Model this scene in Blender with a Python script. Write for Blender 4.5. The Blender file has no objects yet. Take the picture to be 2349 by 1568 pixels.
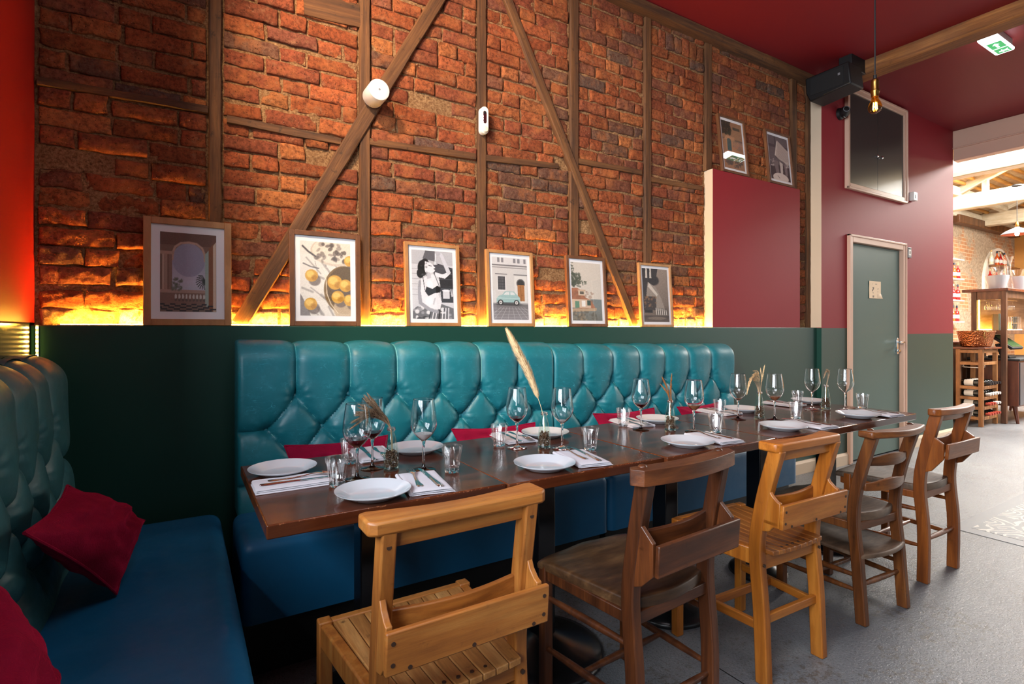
import bpy, bmesh, math, random
import numpy as np
from mathutils import Vector, Matrix, Euler, noise
PI = math.pi
rnd = random.Random(11)
SC = bpy.context.scene
C = SC.collection

# ---------------------------------------------------------------- camera geometry (metres, z up, long wall along +X)
F, CX, HY, H = 1230.0, 1174.5, 755.0, 1.20
YAW = math.atan2(759.5, 1230.0)
SA, CA = math.sin(YAW), math.cos(YAW)
def ray(px, py):
    t = (px - CX) / F
    return Vector((SA + t * CA, CA - t * SA, (HY - py) / F))
def onY(px, py, Y):
    r = ray(px, py); k = Y / r.y
    return Vector((r.x * k, Y, H + r.z * k))
def onX(px, py, X):
    r = ray(px, py); k = X / r.x
    return Vector((X, r.y * k, H + r.z * k))
def onZ(px, py, Z):
    r = ray(px, py); k = (Z - H) / r.z
    return Vector((r.x * k, r.y * k, Z))

cam = bpy.data.cameras.new('camera'); cam_o = bpy.data.objects.new('camera', cam); C.objects.link(cam_o)
cam_o.location = (0, 0, H); cam_o.rotation_euler = (PI / 2, 0, -YAW)
cam.sensor_width = 36.0; cam.lens = F * 36.0 / 2349.0
cam.shift_y = -(784.0 - HY) / 2349.0
cam.clip_start = 0.05; cam.clip_end = 100
SC.camera = cam_o
SC.view_settings.view_transform = 'Standard'
try: SC.view_settings.look = 'None'
except Exception: pass
SC.view_settings.gamma = 1.0
SC.view_settings.use_curve_mapping = False

# ---------------------------------------------------------------- colours
def lin(c):
    c = c / 255.0
    return c / 12.92 if c <= 0.04045 else ((c + 0.055) / 1.055) ** 2.4
def rgb(r, g, b): return (lin(r), lin(g), lin(b), 1.0)

# ---------------------------------------------------------------- node helper
class NT:
    def __init__(s, name):
        s.mat = bpy.data.materials.new(name); s.mat.use_nodes = True
        s.t = s.mat.node_tree; s.t.nodes.clear()
        s.out = s.t.nodes.new('ShaderNodeOutputMaterial')
    def n(s, typ, props=None, **ins):
        nd = s.t.nodes.new('ShaderNode' + typ)
        for k, v in (props or {}).items(): setattr(nd, k, v)
        for k, v in ins.items():
            key = int(k[1:]) if k[0] == '_' and k[1:].isdigit() else k.replace('_', ' ')
            s.put(nd.inputs[key], v)
        return nd
    def put(s, sock, v):
        if isinstance(v, bpy.types.NodeSocket): s.t.links.new(v, sock)
        elif isinstance(v, bpy.types.Node): s.t.links.new(v.outputs[0], sock)
        else: sock.default_value = v
    def ramp(s, fac, stops, interp='LINEAR'):
        nd = s.t.nodes.new('ShaderNodeValToRGB'); s.put(nd.inputs[0], fac)
        cr = nd.color_ramp; cr.interpolation = interp
        while len(cr.elements) < len(stops): cr.elements.new(0.5)
        for e, (p, c) in zip(cr.elements, stops):
            e.position = p; e.color = c if not isinstance(c, (int, float)) else (c, c, c, 1)
        return nd.outputs[0]
    def mix(s, fac, a, b, blend='MIX'):
        nd = s.t.nodes.new('ShaderNodeMix'); nd.data_type = 'RGBA'; nd.blend_type = blend
        s.put(nd.inputs[0], fac); s.put(nd.inputs[6], a); s.put(nd.inputs[7], b)
        return nd.outputs[2]
    def math(s, op, a, b=0.0):
        nd = s.t.nodes.new('ShaderNodeMath'); nd.operation = op
        s.put(nd.inputs[0], a); s.put(nd.inputs[1], b)
        return nd.outputs[0]
    def coord(s, which='Object', scale=(1, 1, 1), loc=None, rot=(0, 0, 0)):
        tc = s.n('TexCoord'); mp = s.n('Mapping')
        s.put(mp.inputs[0], tc.outputs[which]); mp.inputs['Scale'].default_value = scale; mp.inputs['Rotation'].default_value = rot
        if loc is not None: s.put(mp.inputs['Location'], loc)
        return mp.outputs[0]
    def rand_off(s):
        oi = s.n('ObjectInfo'); c = s.n('CombineXYZ')
        v = s.math('MULTIPLY', oi.outputs['Random'], 37.0)
        s.put(c.inputs[0], v); s.put(c.inputs[1], v); s.put(c.inputs[2], v)
        return c.outputs[0]
    def noise(s, vec, scale, detail=4, rough=0.55, dist=0.0):
        nd = s.n('TexNoise'); s.put(nd.inputs['Vector'], vec); nd.inputs['Scale'].default_value = scale
        nd.inputs['Detail'].default_value = detail; nd.inputs['Roughness'].default_value = rough; nd.inputs['Distortion'].default_value = dist
        return nd.outputs[0]
    def bump(s, height, strength=0.3, dist=0.01, normal=None):
        nd = s.n('Bump'); s.put(nd.inputs['Height'], height)
        nd.inputs['Strength'].default_value = strength; nd.inputs['Distance'].default_value = dist
        if normal is not None: s.put(nd.inputs['Normal'], normal)
        return nd.outputs[0]
    def bsdf(s, **ins):
        nd = s.n('BsdfPrincipled', None, **ins)
        s.t.links.new(nd.outputs[0], s.out.inputs[0]); return nd

def m_plain(name, col, rough=0.5, metal=0.0, var=0.12, nscale=6.0, bump=0.0, bscale=80.0, spec=0.5, coat=0.0, which='Object', **kw):
    t = NT(name); co = t.coord(which)
    n = t.noise(co, nscale, 5)
    a = tuple(c * (1 - var) for c in col[:3]) + (1,); b = tuple(min(1, c * (1 + var)) for c in col[:3]) + (1,)
    base = t.mix(n, a, b)
    ins = dict(Base_Color=base, Roughness=rough, Metallic=metal)
    bs = t.bsdf(**ins); bs.inputs['Specular IOR Level'].default_value = spec
    if coat: bs.inputs['Coat Weight'].default_value = coat; bs.inputs['Coat Roughness'].default_value = 0.08
    if bump: t.put(bs.inputs['Normal'], t.bump(t.noise(co, bscale, 4), bump, 0.004))
    for k, v in kw.items(): bs.inputs[k.replace('_', ' ')].default_value = v
    return t.mat

def m_emit(name, col, strength, base=(0.8, 0.8, 0.8, 1)):
    t = NT(name)
    t.bsdf(Base_Color=base, Emission_Color=col, Emission_Strength=strength, Roughness=0.4)
    return t.mat

def m_wood(name, dark, mid, light, rough=0.42, grain=(2.0, 30.0, 30.0), wear=0.0, bump=0.12, coat=0.0, knots=True):
    """grain runs along the local axis with the smallest scale"""
    t = NT(name); off = t.rand_off()
    co = t.coord('Object', grain, off)
    n1 = t.noise(co, 1.0, 6, 0.62, 0.6)
    base = t.ramp(n1, [(0.28, dark), (0.5, mid), (0.72, light)])
    co2 = t.coord('Object', tuple(g * 2.2 for g in grain), off)
    fine = t.noise(co2, 2.2, 5, 0.7)
    base = t.mix(t.ramp(fine, [(0.3, 0.65), (0.62, 1.0)]), tuple(c * 0.55 for c in dark[:3]) + (1,), base)
    co3 = t.coord('Object', (1, 1, 1), off)
    big = t.noise(co3, 3.5, 4)
    base = t.mix(t.ramp(big, [(0.35, 0.0), (0.8, 0.45)]), base, tuple(c * 0.5 for c in dark[:3]) + (1,))
    if wear:
        w = t.noise(co3, 26.0, 6, 0.7)
        base = t.mix(t.ramp(w, [(0.60, 0.0), (0.72, wear)]), base, tuple(c * 0.25 for c in dark[:3]) + (1,))
    bs = t.bsdf(Base_Color=base, Roughness=t.ramp(fine, [(0.2, rough + 0.12), (0.8, rough - 0.06)]))
    t.put(bs.inputs['Normal'], t.bump(fine, bump, 0.003))
    if coat: bs.inputs['Coat Weight'].default_value = coat; bs.inputs['Coat Roughness'].default_value = 0.12
    return t.mat

def m_glass_thin(name, tint=(1, 1, 1, 1), f0=0.06, rough=0.0):
    """thin-walled pane or bowl: mirror reflection by angle over a clear sheet"""
    t = NT(name)
    fr = t.n('LayerWeight'); fr.inputs['Blend'].default_value = 0.28
    fac = t.ramp(fr.outputs['Facing'], [(0.0, f0), (0.55, f0 + 0.05), (0.85, 0.42), (1.0, 0.95)])
    tr = t.n('BsdfTransparent'); tr.inputs[0].default_value = tint
    gl = t.n('BsdfGlossy'); gl.inputs['Roughness'].default_value = rough; gl.inputs['Color'].default_value = (1, 1, 1, 1)
    mx = t.n('MixShader'); t.put(mx.inputs[0], fac); t.put(mx.inputs[1], tr); t.put(mx.inputs[2], gl)
    t.t.links.new(mx.outputs[0], t.out.inputs[0]); return t.mat
def m_glass_solid(name, col=(1, 1, 1, 1), rough=0.0, ior=1.48):
    t = NT(name); t.bsdf(Base_Color=col, Roughness=rough, IOR=ior, Transmission_Weight=1.0); return t.mat

# ---------------------------------------------------------------- mesh builder
class MB:
    def __init__(s): s.v = []; s.f = []; s.mi = []
    def add(s, verts, faces, mi=0):
        b = len(s.v); s.v.extend(tuple(map(float, p)) for p in verts)
        s.f.extend(tuple(b + i for i in f) for f in faces); s.mi.extend([mi] * len(faces)); return s
    def box(s, c, d, rot=None, mi=0):
        x, y, z = d[0] / 2, d[1] / 2, d[2] / 2
        P = [Vector(p) for p in ((-x, -y, -z), (x, -y, -z), (x, y, -z), (-x, y, -z), (-x, -y, z), (x, -y, z), (x, y, z), (-x, y, z))]
        if rot is not None:
            R = Euler(rot).to_matrix(); P = [R @ p for p in P]
        return s.box8([p + Vector(c) for p in P], mi)
    def span(s, a, b, mi=0):
        return s.box([(a[i] + b[i]) / 2 for i in range(3)], [abs(b[i] - a[i]) for i in range(3)], mi=mi)
    def box8(s, P, mi=0):
        return s.add(P, [(3, 2, 1, 0), (4, 5, 6, 7), (0, 1, 5, 4), (1, 2, 6, 5), (2, 3, 7, 6), (3, 0, 4, 7)], mi)
    def prism(s, poly, a, b, axis='z', mi=0):
        """poly: list of 2D points, counter-clockwise; extruded along axis from a to b"""
        n = len(poly)
        def p3(p, h):
            return {'z': (p[0], p[1], h), 'y': (p[0], h, p[1]), 'x': (h, p[0], p[1])}[axis]
        V = [p3(p, a) for p in poly] + [p3(p, b) for p in poly]
        fs = [tuple(range(n))[::-1], tuple(range(n, 2 * n))] + [(i, (i + 1) % n, n + (i + 1) % n, n + i) for i in range(n)]
        if axis == 'y': fs = [f[::-1] for f in fs]
        return s.add(V, fs, mi)
    def lathe(s, prof, n=32, c=(0, 0, 0), mi=0, mod=None, axis='z'):
        """prof: (r, z) list, bottom/inside order free; r = 0 ends are closed to a point"""
        V = []; rings = []
        for (r, z) in prof:
            if r <= 1e-7: rings.append([len(V)]); V.append((0, 0, z))
            else:
                rings.append(list(range(len(V), len(V) + n)))
                for k in range(n):
                    a = 2 * PI * k / n; rr = r * (mod(a, z) if mod else 1)
                    V.append((rr * math.cos(a), rr * math.sin(a), z))
        fs = []
        for A, B in zip(rings[:-1], rings[1:]):
            for k in range(n):
                k2 = (k + 1) % n
                if len(A) == 1 and len(B) == 1: continue
                if len(A) == 1: fs.append((A[0], B[k2], B[k]))
                elif len(B) == 1: fs.append((A[k], A[k2], B[0]))
                else: fs.append((A[k], A[k2], B[k2], B[k]))
        if axis == 'y': V = [(x, z, -y) for x, y, z in V]
        if axis == '-y': V = [(x, -z, y) for x, y, z in V]
        if axis == 'x': V = [(z, y, -x) for x, y, z in V]
        return s.add([(x + c[0], y + c[1], z + c[2]) for x, y, z in V], fs, mi)
    def tube(s, path, r, n=8, cap=True, mi=0):
        path = [Vector(p) for p in path]; m = len(path)
        rs = r if isinstance(r, (list, tuple)) else [r] * m
        V = []; up = None
        for i, p in enumerate(path):
            d = (path[min(i + 1, m - 1)] - path[max(i - 1, 0)]).normalized()
            if up is None:
                up = Vector((0, 0, 1)) if abs(d.z) < 0.9 else Vector((1, 0, 0))
            sd = d.cross(up).normalized(); up = sd.cross(d).normalized()
            for k in range(n):
                a = 2 * PI * k / n; V.append(p + (sd * math.cos(a) + up * math.sin(a)) * rs[i])
        fs = [(i * n + k, i * n + (k + 1) % n, (i + 1) * n + (k + 1) % n, (i + 1) * n + k) for i in range(m - 1) for k in range(n)]
        if cap: fs += [tuple(range(n))[::-1], tuple(range((m - 1) * n, m * n))]
        return s.add(V, fs, mi)
    def grid(s, P, mi=0, flip=False, wrap_u=False):
        """P: array (nu, nv, 3)"""
        P = np.asarray(P); nu, nv = P.shape[:2]
        fs = []
        for i in range(nu - (0 if wrap_u else 1)):
            for j in range(nv - 1):
                i2 = (i + 1) % nu
                f = (i * nv + j, i2 * nv + j, i2 * nv + j + 1, i * nv + j + 1)
                fs.append(f[::-1] if flip else f)
        return s.add(P.reshape(-1, 3), fs, mi)
    def build(s, name, mat, parent=None, smooth=False, bevel=0.0, seg=2, sub=0, sharp=38):
        me = bpy.data.meshes.new(name); me.from_pydata(s.v, [], s.f)
        mats = mat if isinstance(mat, (list, tuple)) else [mat]
        for m in mats: me.materials.append(m)
        if len(mats) > 1: me.polygons.foreach_set('material_index', s.mi)
        if smooth:
            me.polygons.foreach_set('use_smooth', [True] * len(me.polygons))
            if sharp: me.set_sharp_from_angle(angle=math.radians(sharp))
        me.update()
        o = bpy.data.objects.new(name, me); C.objects.link(o)
        if parent is not None: o.parent = parent
        if bevel:
            b = o.modifiers.new('bevel', 'BEVEL'); b.width = bevel; b.segments = seg; b.limit_method = 'ANGLE'; b.angle_limit = math.radians(35)
            me.polygons.foreach_set('use_smooth', [True] * len(me.polygons)); me.set_sharp_from_angle(angle=math.radians(30))
            b.harden_normals = False
        if sub:
            b = o.modifiers.new('sub', 'SUBSURF'); b.levels = sub; b.render_levels = sub
        return o

def rot_pts(mb, M, start=0):
    for i in range(start, len(mb.v)): mb.v[i] = tuple(M @ Vector(mb.v[i]))

def tag(o, label, cat, group=None, kind=None):
    o['label'] = label; o['category'] = cat
    if group: o['group'] = group
    if kind: o['kind'] = kind
    return o
def thing(name, label, cat, loc=(0, 0, 0), rotz=0.0, group=None):
    o = bpy.data.objects.new(name, None); C.objects.link(o); o.empty_display_size = 0.1
    o.location = loc; o.rotation_euler = (0, 0, rotz)
    return tag(o, label, cat, group)
def struct(o, label=None):
    o['kind'] = 'structure'
    return o
def dup(root, loc=None, rotz=None, label=None, group=None):
    def cp(o, par):
        c = o.copy(); C.objects.link(c)
        if par is not None: c.parent = par
        for ch in list(o.children): cp(ch, c)
        return c
    r = cp(root, None)
    if loc is not None: r.location = loc
    if rotz is not None: r.rotation_euler = (0, 0, rotz)
    if label: r['label'] = label
    if group: r['group'] = group
    return r
def vcol(me, cols, name='Col'):
    a = me.color_attributes.new(name, 'FLOAT_COLOR', 'POINT')
    arr = np.ones((len(me.vertices), 4), np.float32); arr[:, :3] = np.asarray(cols)[:, :3]
    a.data.foreach_set('color', arr.ravel())
def lamp(name, typ, loc, target=None, energy=10, col=(1, 1, 1), size=0.1, size_y=None, **kw):
    l = bpy.data.lights.new(name, typ); o = bpy.data.objects.new(name, l); C.objects.link(o)
    o.location = loc; l.energy = energy; l.color = col
    if typ == 'AREA':
        l.size = size
        if size_y: l.shape = 'RECTANGLE'; l.size_y = size_y
    else: l.shadow_soft_size = size
    for k, v in kw.items(): setattr(l, k, v)
    if target is not None:
        d = Vector(target) - Vector(loc); o.rotation_euler = d.to_track_quat('-Z', 'Y').to_euler()
    return o
# ================================================================ materials
def mk_brick():
    t = NT('brick'); co = t.coord('Object')
    at = t.n('VertexColor'); at.layer_name = 'Col'
    n1 = t.noise(co, 60.0, 8, 0.72); n2 = t.noise(co, 9.0, 6, .65); n3 = t.noise(co, 24.0, 6, .7)
    base = t.mix(t.ramp(n1, [(0.38, 0.75), (0.58, 0.0)]), at.outputs[0], rgb(74, 36, 22))
    base = t.mix(t.ramp(n2, [(0.50, 0.0), (0.72, 0.55)]), base, rgb(186, 112, 62))
    base = t.mix(t.ramp(n3, [(0.56, 0.0), (0.70, 0.55)]), base, rgb(150, 106, 76))
    pits = t.noise(co, 150.0, 4, 0.6)
    base = t.mix(t.ramp(pits, [(0.30, 0.85), (0.38, 0.0)]), base, rgb(34, 20, 14))
    sp = t.noise(co, 190.0, 2, 0.5)
    base = t.mix(t.ramp(sp, [(0.74, 0.0), (0.77, 0.8)]), base, rgb(214, 190, 165))
    bs = t.bsdf(Base_Color=base, Roughness=0.9)
    bs.inputs['Specular IOR Level'].default_value = 0.2
    h = t.math('ADD', t.math('MULTIPLY', n1, 0.9), t.math('ADD', t.math('MULTIPLY', t.ramp(pits, [(0.26, 0.0), (0.4, 1.0)]), 0.7), n3))
    t.put(bs.inputs['Normal'], t.bump(h, 0.8, 0.007))
    return t.mat
M = {}
M['brick'] = mk_brick()
def mk_mortar():
    t = NT('mortar'); co = t.coord('Object')
    n = t.noise(co, 95.0, 8, 0.75); n2 = t.noise(co, 7.0, 4)
    base = t.ramp(n, [(0.32, rgb(70, 46, 30)), (0.47, rgb(150, 110, 74)), (0.65, rgb(196, 156, 112))])
    base = t.mix(t.ramp(n2, [(0.4, 0.0), (0.7, 0.4)]), base, rgb(120, 80, 52))
    bs = t.bsdf(Base_Color=base, Roughness=0.95); bs.inputs['Specular IOR Level'].default_value = 0.15
    t.put(bs.inputs['Normal'], t.bump(n, 1.0, 0.012))
    return t.mat
M['mortar'] = mk_mortar()
M['timber'] = m_wood('old_timber', rgb(58, 34, 17), rgb(98, 60, 28), rgb(132, 86, 44), rough=0.75, grain=(30, 30, 1.6), bump=0.7, wear=.8)
M['timber_h'] = m_wood('old_timber_across', rgb(78, 47, 21), rgb(122, 76, 36), rgb(148, 98, 50), rough=0.75, grain=(1.6, 30, 30), bump=0.7, wear=.8)
M['beam'] = m_wood('ceiling_beam_wood', rgb(84, 48, 18), rgb(140, 86, 36), rgb(176, 118, 58), rough=0.62, grain=(22, 1.2, 22), bump=0.4, wear=0.5)
M['ceiling'] = m_plain('burgundy_ceiling_paint', rgb(122, 26, 34), 0.55, var=0.06, nscale=2.0, spec=0.3)
M['burgundy'] = m_plain('burgundy_wall_paint', rgb(138, 34, 42), 0.55, var=0.05, nscale=2.5, bump=0.05, bscale=40, spec=0.2)
M['red_wall'] = m_plain('red_wall_paint', rgb(150, 26, 24), 0.42, var=0.05, nscale=2.5, spec=0.4)
M['green'] = m_plain('dark_green_wall_paint', rgb(18, 60, 50), 0.42, var=0.08, nscale=3.0, bump=0.04, bscale=60, spec=0.4)
M['green_gloss'] = m_plain('glossy_dark_green_paint', rgb(32, 70, 62), 0.16, var=0.06, nscale=3.0, bump=0.06, bscale=9)
M['door_green'] = m_plain('grey_green_door_paint', rgb(64, 92, 84), 0.42, var=0.06, nscale=3.0, spec=0.4)
M['door_dark'] = m_plain('dark_cupboard_paint', rgb(34, 40, 38), 0.28, var=0.05, nscale=3.0)
M['cream'] = m_plain('cream_paint', rgb(206, 184, 158), 0.45, var=0.06, nscale=5.0)
M['pink_cream'] = m_plain('blush_gloss_paint', rgb(206, 168, 146), 0.4, var=0.05, nscale=5.0)
M['white_paint'] = m_plain('white_paint', rgb(226, 218, 204), 0.45, var=0.04)
M['chrome'] = m_plain('chrome', rgb(220, 220, 222), 0.14, 1.0, var=0.03)
M['steel'] = m_plain('polished_cutlery_steel', rgb(206, 204, 202), 0.16, 1.0, var=0.04)
M['brass'] = m_plain('aged_brass', rgb(150, 112, 58), 0.3, 1.0, var=0.1, nscale=20)
M['black'] = m_plain('black_plastic', rgb(13, 13, 14), 0.55, var=0.1)
M['black_iron'] = m_plain('black_enamelled_iron', rgb(16, 16, 18), 0.22, var=0.1, nscale=10)
M['black_base'] = m_plain('black_base_enamel', rgb(24, 24, 26), 0.26, var=0.15, nscale=12)
M['white_plastic'] = m_plain('white_plastic', rgb(222, 220, 214), 0.35, var=0.03)
M['grey_plastic'] = m_plain('grey_plastic', rgb(120, 120, 124), 0.4, var=0.05)
M['china'] = m_plain('white_glazed_china', rgb(182, 184, 189), 0.09, var=0.02, coat=0.3)
M['linen'] = m_plain('white_linen', rgb(192, 189, 195), 0.85, var=0.04, nscale=40, bump=0.25, bscale=500, spec=0.2)
M['glass_thin'] = m_glass_thin('thin_bowl_glass')
M['glass_wall'] = m_glass_thin('faceted_wall_glass', f0=0.16)
M['glass_pane'] = m_glass_thin('picture_glass', f0=0.035)
M['glass'] = m_glass_solid('cut_glass')
M['glass_green'] = m_glass_thin('greenish_bottle_glass', (0.86, 0.97, 0.93, 1), 0.07)
M['red_wine'] = m_plain('red_wine', rgb(84, 14, 26), 0.05, var=0.02)  # cushion and plate colours refracted in the bowls, painted as opaque fills
M['rose_wine'] = m_plain('rose_wine', rgb(176, 116, 84), 0.05, var=0.02)
M['white_wine'] = m_plain('pale_wine', rgb(214, 206, 206), 0.05, var=0.02)
M['beans'] = m_plain('roasted_beans', rgb(78, 50, 36), 0.3, var=0.5, nscale=120)
M['grass_pale'] = m_plain('pale_plume', rgb(226, 196, 150), 0.9, var=0.2, nscale=60)
M['grass_brown'] = m_plain('dry_brown_grass', rgb(178, 150, 120), 0.9, var=0.25, nscale=60)
M['grass_orange'] = m_plain('dry_rust_grass', rgb(150, 92, 42), 0.9, var=0.25, nscale=60)
def mk_leather(name, col, rough=0.4, scratch=0.25):
    t = NT(name); co = t.coord('Object')
    n = t.noise(co, 5.0, 6, 0.6)
    a = tuple(c * 0.78 for c in col[:3]) + (1,); b = tuple(min(1, c * 1.22) for c in col[:3]) + (1,)
    base = t.mix(n, a, b)
    for rot_, sc_ in (((.3, .9, .2), (9, 70, 14)), ((.8, -.4, 1.1), (12, 16, 80)), ((0, 0, 0), (5, 5, 60))):
        ln = t.noise(t.coord('Object', sc_, None, rot_), 1.0, 3, .5)
        line = t.math('LESS_THAN', t.math('ABSOLUTE', t.math('SUBTRACT', ln, .5)), .004)
        msk = t.ramp(t.noise(t.coord('Object', (1, 1, 1), None, rot_), 11.0, 4), [(0.54, 0.0), (0.66, scratch)])
        base = t.mix(t.math('MULTIPLY', line, msk), base, tuple(min(1, c * 2.2 + 0.04) for c in col[:3]) + (1,))
    wear = t.noise(co, 30.0, 8, .7)
    base = t.mix(t.ramp(wear, [(.52, 0.0), (.72, scratch * .5)]), base, tuple(min(1, c * 1.7 + .03) for c in col[:3]) + (1,))
    bs = t.bsdf(Base_Color=base, Roughness=t.ramp(t.noise(co, 18.0, 5), [(0.3, rough - 0.08), (0.7, rough + 0.1)]))
    fine = t.noise(co, 420.0, 3)
    cre = t.noise(co, 34.0, 6, 0.7)
    t.put(bs.inputs['Normal'], t.bump(t.math('ADD', t.math('MULTIPLY', fine, 0.25), cre), 0.16, 0.004))
    return t.mat
M['leather'] = mk_leather('teal_leather', rgb(18, 104, 116), 0.44, .7)
M['leather_bench'] = mk_leather('dark_teal_leather', rgb(44, 92, 96), 0.42)
M['vinyl'] = mk_leather('blue_vinyl', rgb(12, 92, 134), 0.46, 0.05)
M['piping'] = m_plain('pale_seam', rgb(92, 160, 156), 0.4)
def mk_velvet():
    t = NT('burgundy_velvet'); co = t.coord('Object')
    n = t.noise(co, 9.0, 6, 0.65); n2 = t.noise(co, 260.0, 3)
    base = t.mix(n, rgb(84, 4, 26), rgb(150, 8, 54))
    bs = t.bsdf(Base_Color=base, Roughness=0.8); bs.inputs['Specular IOR Level'].default_value = 0.1
    bs.inputs['Sheen Weight'].default_value = 0.7; bs.inputs['Sheen Roughness'].default_value = 0.35; bs.inputs['Sheen Tint'].default_value = rgb(220, 40, 80)
    t.put(bs.inputs['Normal'], t.bump(t.math('ADD', n2, t.math('MULTIPLY', n, 2.0)), 0.35, 0.006))
    return t.mat
M['velvet'] = mk_velvet()
def mk_table():
    t = NT('dark_lacquered_tabletop'); co = t.coord('Object', (1.2, 22, 22))
    n = t.noise(co, 1.0, 6, 0.6, 0.5)
    base = t.ramp(n, [(0.3, rgb(48, 22, 12)), (0.55, rgb(78, 36, 18)), (0.75, rgb(106, 52, 26))])
    co2 = t.coord('Object')
    nz = t.noise(co2, 5.0, 5); fine = t.noise(co2, 90.0, 3)
    base = t.mix(t.ramp(nz, [(0.45, 0.0), (0.75, 0.5)]), base, rgb(96, 54, 26))
    sx = t.n('SeparateXYZ'); t.put(sx.inputs[0], co2)
    dx = t.math('SUBTRACT', .322, t.math('ABSOLUTE', sx.outputs[0])); dy = t.math('SUBTRACT', .315, t.math('ABSOLUTE', sx.outputs[1]))
    edge = t.math('LESS_THAN', t.math('MINIMUM', dx, dy), .0020); hi = t.math('GREATER_THAN', sx.outputs[2], .7455)
    wn = t.ramp(t.noise(co2, 110.0, 5, .75), [(.55, 0.0), (.63, .8)])
    base = t.mix(t.math('MULTIPLY', t.math('MULTIPLY', edge, hi), wn), base, rgb(150, 92, 60))
    bs = t.bsdf(Base_Color=base, Roughness=t.ramp(nz, [(0.3, 0.10), (0.75, 0.22)]))
    t.put(bs.inputs['Normal'], t.bump(t.math('ADD', t.math('MULTIPLY', fine, 0.3), nz), 0.06, 0.004))
    return t.mat
M['table'] = mk_table()
M['worn_edge'] = m_plain('worn_varnish_edge', rgb(150, 92, 60), 0.5, var=0.4, nscale=60)
W = lambda *a, **k: m_wood(*a, **k)
# pale beech, dark oak, amber oak, brown oak
def wood_pair(key, name, a, b, c, rough, wear):
    M[key] = m_wood(name, a, b, c, rough=rough, grain=(20, 20, 1.6), wear=wear, bump=.18)
    M[key + '_h'] = m_wood(name + '_crosswise', a, b, c, rough=rough, grain=(1.6, 20, 20), wear=wear, bump=.18)
wood_pair('beech', 'honey_beech', rgb(122, 66, 24), rgb(166, 100, 40), rgb(188, 126, 60), 0.40, .45)
M['beech_slat'] = W('worn_beech_slats', rgb(112, 68, 30), rgb(168, 112, 56), rgb(200, 150, 90), rough=0.5, grain=(26, 2.2, 26), wear=0.9)
wood_pair('oak_dark', 'dark_stained_oak', rgb(44, 22, 10), rgb(84, 43, 20), rgb(120, 66, 32), 0.34, .45)
M['oak_dark_seat'] = W('dark_stained_oak_seat', rgb(40, 26, 17), rgb(78, 52, 32), rgb(122, 88, 56), rough=0.32, grain=(3, 12, 12), wear=0.4)
wood_pair('amber', 'amber_varnished_wood', rgb(134, 70, 18), rgb(180, 104, 32), rgb(202, 130, 52), 0.34, .35)
M['amber_slat'] = W('amber_varnished_slats', rgb(110, 58, 20), rgb(156, 90, 34), rgb(182, 116, 52), rough=0.42, grain=(26, 2.2, 26), wear=0.6)
wood_pair('amber_brown', 'orange_brown_oak', rgb(100, 48, 14), rgb(148, 78, 26), rgb(176, 102, 42), 0.36, .4)
wood_pair('brown_oak', 'brown_oak', rgb(64, 34, 14), rgb(114, 62, 24), rgb(146, 88, 38), 0.38, .6)
M['brown_seat'] = W('greyed_brown_seat', rgb(54, 40, 30), rgb(94, 72, 54), rgb(130, 104, 82), rough=0.46, grain=(3, 12, 12), wear=0.3)
M['screw'] = m_plain('dark_screw_plug', rgb(54, 34, 22), 0.5)
M['frame_oak'] = W('oak_picture_frame', rgb(146, 98, 54), rgb(178, 126, 76), rgb(196, 148, 96), rough=0.5, grain=(6, 6, 2), knots=False)
M['frame_brown'] = W('brown_picture_frame', rgb(78, 46, 26), rgb(112, 68, 38), rgb(136, 88, 52), rough=0.5, grain=(6, 6, 2), wear=0.6)
M['rack_wood'] = W('pine_rack', rgb(128, 80, 36), rgb(166, 108, 56), rgb(186, 130, 76), rough=0.5, grain=(9, 9, 2))
M['bar_wood'] = W('bar_cladding', rgb(70, 42, 24), rgb(112, 70, 40), rgb(140, 92, 56), rough=0.5, grain=(12, 12, 1.4))
M['cabinet_wood'] = W('walnut_cabinet', rgb(74, 32, 16), rgb(116, 56, 30), rgb(138, 72, 40), rough=0.35, grain=(9, 9, 1.6))
def mk_print():
    t = NT('printed_paper'); at = t.n('VertexColor'); at.layer_name = 'Col'
    bs = t.bsdf(Base_Color=at.outputs[0], Roughness=0.55); return t.mat
M['print'] = mk_print()
def mk_floor():
    t = NT('grey_painted_concrete'); co = t.coord('Object')
    n = t.noise(co, 1.2, 6, 0.6); f = t.noise(co, 120.0, 4, 0.7); sp = t.noise(co, 38.0, 5, 0.75)
    base = t.ramp(n, [(0.3, rgb(88, 90, 94)), (0.55, rgb(114, 116, 119)), (0.75, rgb(132, 132, 131))])
    base = t.mix(t.ramp(f, [(0.35, 0.35), (0.55, 0.0)]), base, rgb(70, 70, 74))
    # worn blotches near the walkway
    w = t.noise(co, 2.6, 8, 0.72)
    base = t.mix(t.ramp(t.math('MULTIPLY', w, t.ramp(sp, [(0.4, 0.7), (0.6, 1.2)])), [(0.55, 0.0), (0.66, 0.75)]), base, rgb(84, 76, 68))
    base = t.mix(t.ramp(sp, [(0.66, 0.0), (0.72, 0.55)]), base, rgb(206, 204, 198))
    rough = t.ramp(f, [(0.3, 0.22), (0.7, 0.42)])
    bs = t.bsdf(Base_Color=base, Roughness=rough)
    t.put(bs.inputs['Normal'], t.bump(t.math('ADD', f, t.math('MULTIPLY', sp, 1.2)), 0.5, 0.005))
    return t.mat
M['floor'] = mk_floor()
M['led'] = m_emit('warm_led', (1.0, 0.47, 0.055, 1), 750.0)
M['led_dot'] = m_emit('warm_led_diode', (1.0, 0.5, 0.08, 1), 260.0)
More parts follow.
